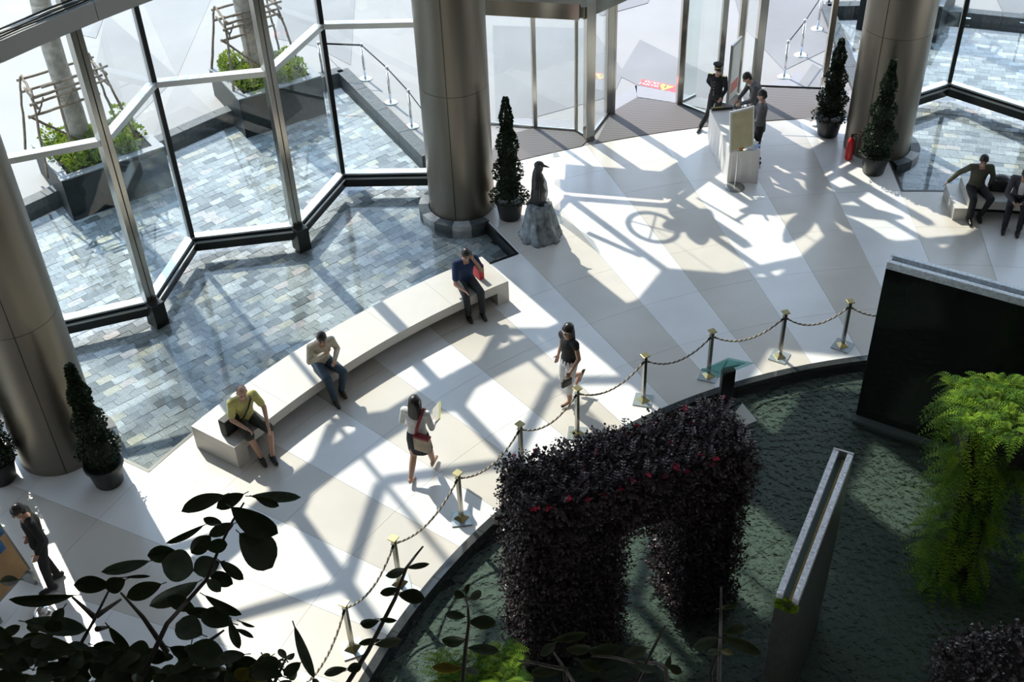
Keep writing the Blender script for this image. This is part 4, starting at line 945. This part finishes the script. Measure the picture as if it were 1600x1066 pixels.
LC=[(1135,850,1290,790,72),(1560,890,1310,790,72),(1460,720,1320,760,62),(1220,880,1310,870,42),(1380,890,1310,870,42),(1410,585,1300,605,30),(340,860,500,850,70),(680,850,480,870,80),(180,900,270,820,60),(470,760,260,800,60),(900,990,760,960,60),(700,900,840,860,70),(960,1000,990,900,40),(1060,1010,980,960,55),(560,990,420,930,60),(120,1010,330,980,70)]
fgplant('leafy_sapling','dim leafy branches along the bottom edge in front of the dark water',cs_([[(1290,1090),(1300,870),(1305,640),(1308,470)],[(1240,1010),(1290,870)],[(760,1100),(880,860),(960,710)],[(400,1090),(330,980),(260,880)],[(330,985),(150,945),(40,930)],[(960,980),(900,945),(780,945),(640,910),(500,900)]],800,800,4),cv(LC,800,800,4),5.0,44,'foreground foliage')
# ================================================================== PEOPLE
def V(*a): return Vector(a)
def stand(h=1.65):
    k=h/1.65
    J=dict(pel=V(0,0,.90),wst=V(0,.0,1.03),che=V(0,.0,1.25),nck=V(0,-.005,1.40),hed=V(0,.02,1.535))
    for s,n in ((-1,'L'),(1,'R')):
        J['sh'+n]=V(.175*s,0,1.345); J['el'+n]=V(.215*s,-.02,1.08); J['wr'+n]=V(.22*s,.06,.86)
        J['hp'+n]=V(.085*s,0,.86); J['kn'+n]=V(.09*s,.02,.47); J['an'+n]=V(.09*s,-.02,.085)
    return {a:b*k for a,b in J.items()}
def sit(fwd=0,seat=.45):
    z=seat+.10
    J=dict(pel=V(0,0,z),wst=V(0,-.0+fwd*.05,z+.14),che=V(0,.03+fwd*.18,z+.36),nck=V(0,.06+fwd*.26,z+.51),hed=V(0,.11+fwd*.34,z+.63))
    for s,n in ((-1,'L'),(1,'R')):
        J['sh'+n]=V(.18*s,.05+fwd*.22,z+.45); J['el'+n]=V(.24*s,.10+fwd*.25,z+.20); J['wr'+n]=V(.16*s,.30+fwd*.1,z+.10)
        J['hp'+n]=V(.09*s,.0,z-.02); J['kn'+n]=V(.13*s,.42,seat+.06); J['an'+n]=V(.13*s,.46,.085)
    return J
def hand(mb,el,wr,curl=.5,spread=None):
    d=(wr-el).normalized(); s=d.orthogonal().normalized() if spread is None else spread; s=(s-d*s.dot(d)).normalized(); n=d.cross(s)
    pc=wr+d*.045; mb.tube([wr-d*.01,wr+d*.03,wr+d*.075],[.022,.036,.036],8,ry=[.019,.017,.015],side=s)
    for k,(o,L) in enumerate(((-.027,.062),(-.009,.072),(.009,.068),(.027,.052))):
        b=wr+d*.072+s*o; m=b+(d*(1-curl*.4)+n*curl*.5).normalized()*L*.5; e=m+(d*(1-curl)+n*curl).normalized()*L*.5
        mb.cap(b,m,.0088,.0082,6); mb.cap(m,e,.0082,.007,6)
    b=wr+d*.025-s*.028; m=b+(d*.6-s*.8+n*.25).normalized()*.035; mb.cap(b,m,.011,.0095,6); mb.cap(m,m+(d*.95-s*.2+n*.3).normalized()*.03,.0095,.008,6)
def head_basis(J,yaw=0,tilt=0):
    return Matrix.Rotation(R(yaw),3,'Z')@Matrix.Rotation(R(tilt),3,'X')     # tilt<0 looks down
def person(label,loc,rz,J,shirt,trous,shoe,sleeve='long',leg='long',hair='short',hairm=None,skin=None,yaw=0,tilt=0,fem=False,curl=(.5,.5),spreads=(None,None),skirt=None,extra=None,shirtlen=0,barefoot=False,toes=None,hairlen=.3):
    skin=skin or M_skin; hairm=hairm or M_hair
    t=thing('person',label,'person',loc,rz)
    g=.92 if fem else 1.0; B=MB()
    pel,wst,che,nck,hed=J['pel'],J['wst'],J['che'],J['nck'],J['hed']
    sd=(J['shR']-J['shL']).normalized(); hs=(J['hpR']-J['hpL']).normalized()
    HB=head_basis(J,yaw,tilt)
    spine=[pel-V(0,0,.07),pel,wst,wst.lerp(che,.5),che,che.lerp(nck,.6),nck]
    rx=[.12,.155,.135*g,.145*g,.165*g,.14*g,.055]; ry=[.09,.11,.095*g,.105*g,.115*g,.085*g,.05]
    B.tube(spine,rx,14,ry=ry,side=sd)
    B.cap(nck-V(0,0,.03),hed-HB@V(0,.0,.05),.052*g,.048*g)
    # head: skull, jaw, nose, ears
    B.ell(hed+HB@V(0,-.008,.02),(.076,.094,.098),HB,14,10).ell(hed+HB@V(0,.028,-.05),(.058,.062,.068),HB,12,8)
    B.cap(hed+HB@V(0,.082,.015),hed+HB@V(0,.104,-.022),.010,.015,6)
    for s in (-1,1): B.ell(hed+HB@V(.078*s,-.005,-.005),(.012,.02,.03),HB,8,6)
    for n,s in (('L',-1),('R',1)):
        a,e,wv=J['sh'+n],J['el'+n],J['wr'+n]; k=0 if n=='L' else 1
        B.ell(a,(.06*g,.06*g,.06*g)); B.cap(che.lerp(nck,.5),a,.07*g,.058*g); B.cap(a,e,.050*g,.040*g); B.cap(e,wv,.041*g,.026*g); hand(B,e,wv,curl[k],spreads[k])
        h,kn,an=J['hp'+n],J['kn'+n],J['an'+n]
        B.cap(h,kn,.085,.057); B.cap(kn,kn.lerp(an,.35),.054,.055); B.cap(kn.lerp(an,.35),an,.055,.036)
        f=(toes or {}).get(n,V(0,1,0)); f=f.normalized(); B.cap(an-f*.03-V(0,0,.03),an+f*.13-V(0,0,.055),.036,.026)
    blob(B,'body',skin,t,.0095,2)
    for s in (-1,1): MB().ell(hed+HB@V(.031*s,.084,.018),(.013,.007,.008),HB,8,6).build('eye',M_eye,t,world=False); MB().cap(hed+HB@V(.018*s,.088,.038),hed+HB@V(.046*s,.078,.040),.005,.004,6).build('eyebrow',hairm,t,world=False)
    MB().ell(hed+HB@V(0,.088,-.058),(.022,.008,.007),HB,8,6).build('mouth',M_lip,t,world=False)
    # top
    c=.013; T=MB(); end=J['pel']-V(0,0,.02+shirtlen)
    T.tube([end]+spine[1:-1]+[nck-V(0,0,.035)],[.158+c]+[r+c for r in rx[1:-1]]+[.078],16,ry=[.115+c]+[r+c for r in ry[1:-1]]+[.07],side=sd)
    for n in 'LR':
        a,e,wv=J['sh'+n],J['el'+n],J['wr'+n]; T.cap(che.lerp(nck,.5),a,.075*g,.068*g)
        if sleeve=='long': T.cap(a,e,.064*g,.052*g); T.cap(e,e.lerp(wv,.93),.052*g,.038*g)
        elif sleeve=='short': T.cap(a,a.lerp(e,.72),.068*g,.062*g)
        elif sleeve=='cap': T.cap(a,a.lerp(e,.22),.062*g,.058*g)
    blob(T,'shirt',shirt,t,.0115,2)
    # legs
    if skirt is None:
        Q=MB(); Q.tube([pel+V(0,0,.07),pel,pel-V(0,0,.07)],[.152,.17,.15],14,ry=[.11,.125,.12],side=hs)
        for n in 'LR':
            h,kn,an=J['hp'+n],J['kn'+n],J['an'+n]
            if leg=='long': Q.cap(h,kn,.098,.071); Q.cap(kn,an.lerp(kn,.08),.071,.056)
            elif leg=='capri': Q.cap(h,kn,.098,.073); Q.cap(kn,kn.lerp(an,.5),.073,.064)
            else: Q.cap(h,h.lerp(kn,.95),.102,.085)
        blob(Q,'trousers' if leg!='short' else 'shorts',trous,t,.0115,2)
    else:
        Q=MB(); mid=(J['knL']+J['knR'])/2; Q.tube([pel+V(0,0,.09),pel,pel-V(0,0,.10),pel.lerp(mid,.86)],[.142,.172,.185,.195],16,ry=[.105,.13,.14,.15],side=hs); blob(Q,'skirt',trous,t,.0115,2)
    for n in 'LR':
        an=J['an'+n]; f=(toes or {}).get(n,V(0,1,0)).normalized(); S=MB(); up=V(0,0,1) if abs(f.z)<.8 else V(0,1,0)
        if fem: S.cap(an-f*.045-up*.052,an+f*.15-up*.062,.026,.030); S.cap(an-f*.05-up*.03,an-f*.05-up*.085,.016,.010)
        else: S.cap(an-f*.05-up*.035,an+f*.06-up*.035,.046,.046); S.cap(an+f*.05-up*.045,an+f*.155-up*.05,.045,.034)
        blob(S,'shoe',shoe,t,.0095,1)
    # hair
    Hh=MB()
    if hair in('short','bald'):
        if hair=='short': Hh.ell(hed+HB@V(0,-.016,.036),(.084,.098,.092),HB,14,10); Hh.ell(hed+HB@V(0,-.045,-.02),(.075,.062,.07),HB,12,8)
        else: Hh.ell(hed+HB@V(0,-.035,.012),(.081,.085,.086),HB,14,10)
    elif hair=='long':
        Hh.ell(hed+HB@V(0,-.018,.034),(.090,.104,.098),HB,14,10)
        bk=hed+HB@V(0,-.06,-.02); Hh.tube([bk+V(0,0,.05),bk,bk-V(0,.02,hairlen*.5),bk-V(0,.035,hairlen)],[.085,.10,.105,.07],12,ry=[.06,.065,.05,.03],side=sd)
        for s in (-1,1): Hh.cap(hed+HB@V(.075*s,.015,.02),hed+V(.085*s,-.02,-hairlen*.75),.025,.02)
    blob(Hh,'hair',hairm,t,.0105,2)
    if extra: extra(t,J,HB)
    return t
def face_rz(deg): return R(deg-90)      # world heading in degrees -> rotation
def cloth(n,c,r=.85,**k): return mat(n,c,r,0,.18,9,.3,40,**k)
SH_blk=mat('shoe_black',(.012,.012,.012),.35); SH_brn=mat('shoe_brown',(.05,.035,.025),.5)
def seated_loc(px,py,zz): return un(px,py,zz)
def bench_spot(a,r=14.02): p=P(r,a); return (p.x,p.y,0)
def put_extra(name,label,cat,loc,rz=0): return thing(name,label,cat,loc,rz)
# --- man in yellow shirt, left end of bench
J=sit(.15); J['wrR']=V(.10,.36,.62); J['elR']=V(.25,.17,.74); J['elL']=V(-.27,.20,.78); J['wrL']=V(-.20,.47,.60); J['knR']=V(.10,.42,.50); J['anR']=V(.02,.50,.09); J['knL']=V(-.22,.44,.52); J['anL']=V(-.14,.56,.09)
def ex(t,J,HB):
    mb=MB(); mb.tube([V(-.10,.20,1.03),V(-.02,.235,.90),V(.08,.205,.72),V(.17,.06,.60)],[.018]*4,6,ry=[.006]*4,side=(1,0,.5)); mb.tube([V(-.10,.20,1.03),V(-.11,.06,1.045),V(-.02,-.09,.92),V(.14,-.13,.66)],[.018]*4,6,ry=[.006]*4,side=(1,0,.5)); mb.build('bag_strap',M_black,t,world=False)
    MB().tube([J['wrR']+V(.0,-.03,-.028),J['wrR']+V(.03,-.03,0),J['wrR']+V(0,-.03,.028),J['wrR']+V(-.03,-.03,0),J['wrR']+V(.0,-.03,-.028)],.005,5).build('watch',M_chrome,t,world=False)
YA=142.3; yl=un(384,655,.5); yl.z=0
person('balding man in yellow polo shirt and dark shorts seated at the left bench end',yl,face_rz(300),J,cloth('yellow_polo',(.56,.53,.19)),cloth('dark_shorts',(.045,.05,.042)),SH_blk,'short','short','bald',M_hairg,M_skin2,-8,-28,extra=ex,curl=(.3,.7))
q=un(362,668,.5); t=thing('shoulder_bag','black shoulder bag on the bench beside the man in yellow','bag',(q.x,q.y,.45),R(YA+90)); b=MB(); b.box((0,0,.15),(.34,.16,.30)); blob(b,'body',mat('bag_black',(.014,.016,.016),.6),t,.015,16); MB().box((0,-.085,.13),(.24,.02,.16)).build('pocket',M_black,t,world=False)
# --- man in pale shirt and jeans, middle of bench
J=sit(.35); J['elL']=V(-.25,.15,.80); J['wrL']=V(-.10,.40,.80); J['elR']=V(.26,.20,.78); J['wrR']=V(.02,.34,.95); J['knL']=V(-.20,.43,.52); J['anL']=V(-.15,.34,.09); J['knR']=V(.08,.42,.51); J['anR']=V(.04,.52,.09)
person('man in cream shirt and blue jeans bent forward in the middle of the bench',un(503,567,.5).xy.to_3d(),face_rz(298),J,cloth('cream_shirt',(.50,.45,.36)),cloth('blue_jeans',(.035,.06,.095)),SH_brn,'long','long','short',None,M_skin,-18,-35,curl=(.8,.6))
# --- man in blue shirt on the phone
J=sit(.12); J['elR']=V(.25,.22,.66); J['wrR']=V(.16,.40,.62); J['elL']=V(-.26,.20,.80); J['wrL']=V(-.12,.17,1.06); J['knR']=V(.14,.42,.51); J['anR']=V(.12,.44,.09); J['knL']=V(-.14,.42,.51); J['anL']=V(-.13,.48,.09)
def ex(t,J,HB): MB().box(J['wrL']+V(.03,-.03,.10),(.02,.05,.12)).build('phone',M_black,t,world=False)
person('man in dark blue shirt on a phone at the long bench\'s right end',un(727,440,.5).xy.to_3d(),face_rz(290),J,cloth('navy_shirt',(.015,.035,.10)),cloth('slate_trousers',(.03,.035,.04)),SH_blk,'short','long','short',None,M_skin,0,-22,curl=(.9,.4),extra=ex)
q=un(747,428,.5); t=thing('shopping_bag','red paper shopping bag beside the man in blue','bag',(q.x,q.y,.45),R(35)); MB().box((0,0,.15),(.10,.24,.30)).build('body',mat('bag_red',(.55,.015,.03),.5),t,world=False); MB().tube([(0,-.07,.30),(0,-.04,.38),(0,.04,.38),(0,.07,.30)],.005,5).build('handle',M_red,t,world=False)
# --- men on the right bench
olv=un(1524,294,.5); olv.z=0; jkt=un(1592,310,.5); jkt.z=0
J=sit(.0,.45); J['elL']=V(-.27,.05,.78); J['wrL']=V(-.25,-.02,.56); J['elR']=V(.36,-.05,.80); J['wrR']=V(.50,-.12,.55); J['knL']=V(-.22,.38,.50); J['anL']=V(-.10,.34,.09); J['knR']=V(.10,.40,.50); J['anR']=V(.10,.44,.09)
person('man in olive sweater leaning on one hand at the end of the right bench',olv,face_rz(262),J,cloth('olive_sweater',(.075,.075,.05)),cloth('black_trousers',(.012,.012,.014)),SH_blk,'long','long','short',None,M_skin,-12,-22,curl=(.2,.1))
J=sit(.45); J['elL']=V(-.24,.28,.72); J['wrL']=V(-.06,.45,.66); J['elR']=V(.24,.28,.72); J['wrR']=V(.10,.44,.66)
def ex(t,J,HB): MB().tube([V(.0,.235,.98),V(.0,.23,.85),V(0,.20,.7)],[.05,.06,.05],8,ry=[.012]*3,side=(1,0,0)).build('shirt_front',mat('white_tee',(.7,.7,.7),.8),t,world=False)
person('man in dark jacket over white shirt bent forward at the right edge',jkt,face_rz(245),J,cloth('charcoal_jacket',(.06,.06,.07)),cloth('black_jeans',(.013,.014,.017)),SH_blk,'long','long','short',None,M_skin,0,-30,curl=(.7,.7),extra=ex)
q=un(1562,292,.5); t=thing('backpack','black backpack lying on the right bench between the two men','bag',(q.x,q.y,.45),R(-15)); b=MB(); b.box((0,0,.13),(.40,.28,.24)).ell((0,0,.2),(.18,.14,.12)); blob(b,'body',M_black,t,.016,6); MB().tube([(-.1,-.16,.2),(-.05,-.19,.12),(.08,-.18,.06)],.014,6).build('strap',M_black,t,world=False)
# --- woman with folder
J=stand(1.60); k=1.6/1.65; J['hpL']=V(-.08,0,.84); J['hpR']=V(.08,0,.84); J['knL']=V(-.08,.02,.46); J['anL']=V(-.08,-.02,.12)
J['knL']=V(-.08,-.05,.47); J['anL']=V(-.09,-.24,.13); J['knR']=V(.09,.14,.48); J['anR']=V(.11,.20,.14)
J['elR']=V(.24,-.01,1.05); J['wrR']=V(.22,.17,1.02); J['elL']=V(-.23,.0,1.07); J['wrL']=V(-.22,.12,.92)
def ex(t,J,HB):
    b=MB(); b.box(V(.13,-.155,.84),(.25,.10,.27),R(-8)); blob(b,'handbag',cloth('beige_bag',(.38,.32,.24)),t,.013,4)
    MB().box(V(.13,-.155,.975),(.255,.105,.03),R(-8)).build('bag_trim',mat('maroon_trim',(.22,.02,.03),.6),t,world=False)
    MB().tube([V(.03,-.15,.97),V(.07,-.16,1.15),V(.13,-.10,1.345),V(.13,.03,1.385),V(.16,.10,1.2)],[.022]*5,6,ry=[.007]*5,side=(1,.2,0)).build('bag_strap',MATS['maroon_trim'],t,world=False)
person('woman in white blouse and black skirt walking with a beige shoulder bag',un(660,742),face_rz(72),J,cloth('white_blouse',(.62,.62,.62)),cloth('black_skirt',(.014,.014,.018)),mat('sandal_tan',(.35,.26,.2),.5),'long',hair='long',fem=True,skirt=True,skin=M_skin2,extra=ex,curl=(.4,.7),toes={'L':V(0,.85,-.4)},hairlen=.34,yaw=10)
wf=un(660,742); h=face_rz(72); q=Matrix.Rotation(h,3,'Z')@V(.20,.30,0)
t=thing('folder','yellow edged folder held by the woman in the white blouse','folder',(wf.x+q.x,wf.y+q.y,1.02),h+R(25)); MB().box((0,0,.02),(.02,.31,.24),M=Matrix.Rotation(R(28),3,'Y')@Matrix.Rotation(R(15),3,'X')).build('pages',mat('folder_grey',(.42,.41,.36),.6),t,world=False); MB().box((.012,0,.025),(.006,.32,.25),M=Matrix.Rotation(R(28),3,'Y')@Matrix.Rotation(R(15),3,'X')).build('cover',mat('folder_yellow',(.6,.55,.08),.5),t,world=False)
# --- woman in white trousers
J=stand(1.60); J['knL']=V(-.075,.06,.47); J['anL']=V(-.07,.04,.11); J['knR']=V(.075,.06,.48); J['anR']=V(.09,-.30,.36); J['elL']=V(-.25,.0,1.06); J['wrL']=V(-.24,.16,.87); J['elR']=V(.22,-.04,1.08); J['wrR']=V(.22,.04,.86)
J['hpL']=V(-.08,0,.84); J['hpR']=V(.08,0,.84)
def ex(t,J,HB):
    MB().box(J['wrL']+V(0,.08,-.17),(.06,.20,.14),R(0)).build('handbag',M_black,t,world=False,bevel=.02); MB().tube([J['wrL']+V(0,.0,-.1),J['wrL']+V(0,.06,.0),J['wrL']+V(0,.15,-.1)],.006,5).build('handbag_strap',M_black,t,world=False)
    MB().tube([J['hed']+HB@V(-.06,.075,.02),J['hed']+HB@V(0,.105,.022),J['hed']+HB@V(.06,.075,.02)],.0055,6).build('sunglasses',mat('glasses_pale',(.6,.58,.55),.2),t,world=False)  # pale base colour stands in for a glint on the glasses
person('woman in black top and white cropped trousers walking with a small black handbag',un(889,627),face_rz(215),J,cloth('black_top',(.012,.012,.014)),cloth('white_trousers',(.66,.66,.67)),mat('mule_brown',(.06,.035,.03),.5),'cap','capri','long',None,M_skin,20,0,True,curl=(.8,.4),extra=ex,toes={'R':V(0,.55,-.85)},hairlen=.36)
# --- guard
J=stand(1.70); J['knR']=V(.12,.06,.50); J['anR']=V(.26,.22,.085); J['knL']=V(-.08,.05,.49); J['anL']=V(-.06,.0,.085); J['elR']=V(.28,-.16,1.14); J['wrR']=V(.12,-.16,.96); J['elL']=V(-.24,.02,1.12); J['wrL']=V(-.20,.20,.98)
def ex(t,J,HB):
    hd=J['hed']; o=MB().lathe([(.085,0),(.09,.05),(.125,.085),(.12,.10),(.02,.115)],n=18).build('cap_crown',M_navy,t,world=False); o.location=hd+HB@V(0,-.01,.055)
    MB().ell(hd+HB@V(0,.10,.06),(.07,.05,.010)).build('cap_visor',M_black,t,world=False); o=MB().lathe([(.092,0),(.092,.022)],n=18).build('cap_band',M_brass,t,world=False); o.location=hd+HB@V(0,-.01,.06)
    for k in range(5): MB().ell(V(.03,.135-.004*k,1.30-.085*k),(.012,.006,.012),n=8,m=5).build('button',M_brass,t,world=False)
    for s in (-1,1): MB().box(V(.16*s,0,1.44),(.10,.07,.02)).build('epaulette',M_brass,t,world=False)
    MB().tube([V(.15,0,1.0),V(.0,.13,1.0),V(-.15,0,1.0),V(0,-.13,1.0),V(.15,0,1.0)],.022,6).build('belt',M_black,t,world=False)
M_navy=cloth('guard_navy',(.010,.011,.014))
gl=Vector((4.62,23.0,0)); person('security guard in black uniform and peaked cap leaning at the far end of the table',gl,face_rz(240),J,M_navy,mat('guard_trousers',(.012,.013,.016),.8),SH_blk,'long','long','short',None,M_skin2,35,-15,extra=ex,shirtlen=.08).scale=(.9,.9,.9)
# --- suited men
J=stand(1.68); J['che']=J['che']+V(0,.10,-.02); J['nck']=J['nck']+V(0,.20,-.05); J['hed']=J['hed']+V(0,.28,-.07); J['wst']=J['wst']+V(0,.03,0)
for n in 'LR': J['sh'+n]=J['sh'+n]+V(0,.16,-.04)
J['elL']=V(-.24,.22,1.08); J['wrL']=V(-.10,.42,.95); J['elR']=V(.25,.22,1.08); J['wrR']=V(.08,.42,.96)
def tie(t,J,HB): MB().tube([J['nck']+V(0,.06,-.06),J['che']+V(0,.135,.0),J['wst']+V(0,.125,0)],[.02,.03,.035],6,ry=[.008]*3,side=(1,0,0)).build('tie',M_black,t,world=False)
def cool(t,J,HB): MB().tube([J['nck']+V(-.05,.03,-.03),J['nck']+V(0,.065,-.06),J['nck']+V(.05,.03,-.03)],.018,6).build('collar',mat('shirt_white',(.7,.7,.68),.8),t,world=False); tie(t,J,HB)
person('man in grey suit bending over the table next to the guard',Vector((5.42,22.45,0)),face_rz(185),J,cloth('grey_suit',(.11,.11,.115)),cloth('dark_slacks',(.025,.025,.03)),SH_blk,'long','long','short',None,M_skin2,0,-35,extra=cool,shirtlen=.1,curl=(.6,.6))
J=stand(1.68); J['elL']=V(-.24,.06,1.10); J['wrL']=V(-.14,.26,1.0); J['elR']=V(.24,.04,1.10); J['wrR']=V(.14,.26,1.0)
person('man in grey suit jacket standing with his back to the table side nearest the sign',Vector((5.27,21.5,0)),face_rz(170),J,MATS['grey_suit'],cloth('black_slacks',(.015,.015,.018)),SH_blk,'long','long','short',None,M_skin2,-10,-18,extra=cool,shirtlen=.12,curl=(.6,.6))
# --- man in black, lower left
J=stand(1.68); J['hed']=J['hed']+V(0,.06,-.02); J['nck']=J['nck']+V(0,.03,0); J['anL']=V(-.09,.08,.085); J['knL']=V(-.09,.06,.49); J['anR']=V(.09,-.06,.085); J['elL']=V(-.23,-.04,1.10); J['wrL']=V(-.21,.08,.88); J['elR']=V(.23,-.04,1.10); J['wrR']=V(.21,.08,.88)
person('man in black sweater looking down at the poster stand in the lower left',un(88,912),face_rz(212),J,cloth('black_sweater',(.008,.008,.009)),cloth('dark_jeans',(.016,.017,.019)),SH_blk,'long','long','short',None,M_skin,0,-30,shirtlen=.04)

# ================================================================== NEST SMALL PIECES UNDER THE PART THEY BELONG TO
NEST={'person':{'eye':'body','eyebrow':'body','mouth':'body','watch':'body','button':'shirt','epaulette':'shirt','tie':'shirt','collar':'shirt','shirt_front':'shirt','belt':'trousers','cap_band':'cap_crown','cap_visor':'cap_crown','bag_trim':'handbag','bag_strap':'handbag','handbag_strap':'handbag'},
'penguin_statue':{'eye':'body','beak':'body','belly':'body'},'shoulder_bag':{'pocket':'body'},'backpack':{'strap':'body'},'handbag':{'strap':'body'},'sign_stand':{'board':'frame'},'poster_board':{'poster':'frame','red_block':'frame'},'poster_stand':{'poster':'frame','picture':'frame'},'glass_lectern':{'glass_cover':'glass_top'},'palm_tree':{'binding':'trunk'},'fire_extinguisher':{'valve':'cylinder','hose':'cylinder'},'rope_post':{'rope_hook':'shaft'},'belt_stanchion':{'head':'pole'},'metal_detector_wand':{'stripe':'body'},'floor_banner':{'warning_triangle':'strip','exclamation_mark':'strip','lettering':'strip'},'waterfall_slab':{'lip':'slab','end_stop':'slab','channel_water':'slab'},'water_trough_wall':{'lip':'wall','end_plate':'wall','algae_strip':'wall','groove_water':'wall','moss':'wall'},'cloth_table':{'leg':'table_top'},'folder':{'cover':'pages'}}
base_name=lambda o:o.name.rsplit('.',1)[0] if o.name[-4:-3]=='.' and o.name[-3:].isdigit() else o.name
KIDS={}
for o in list(COL.objects):
    if o.parent is not None: KIDS.setdefault(o.parent.name,[]).append(o)
for o in list(COL.objects):
    if o.parent is None and base_name(o) in NEST:
        mp=NEST[base_name(o)]; ks=KIDS.get(o.name,[]); by={}
        for c in ks: by.setdefault(base_name(c),c)
        for c in ks:
            tgt=by.get(mp.get(base_name(c),''))
            if tgt is not None and tgt is not c: c.parent=tgt; c.location=c.location-tgt.location
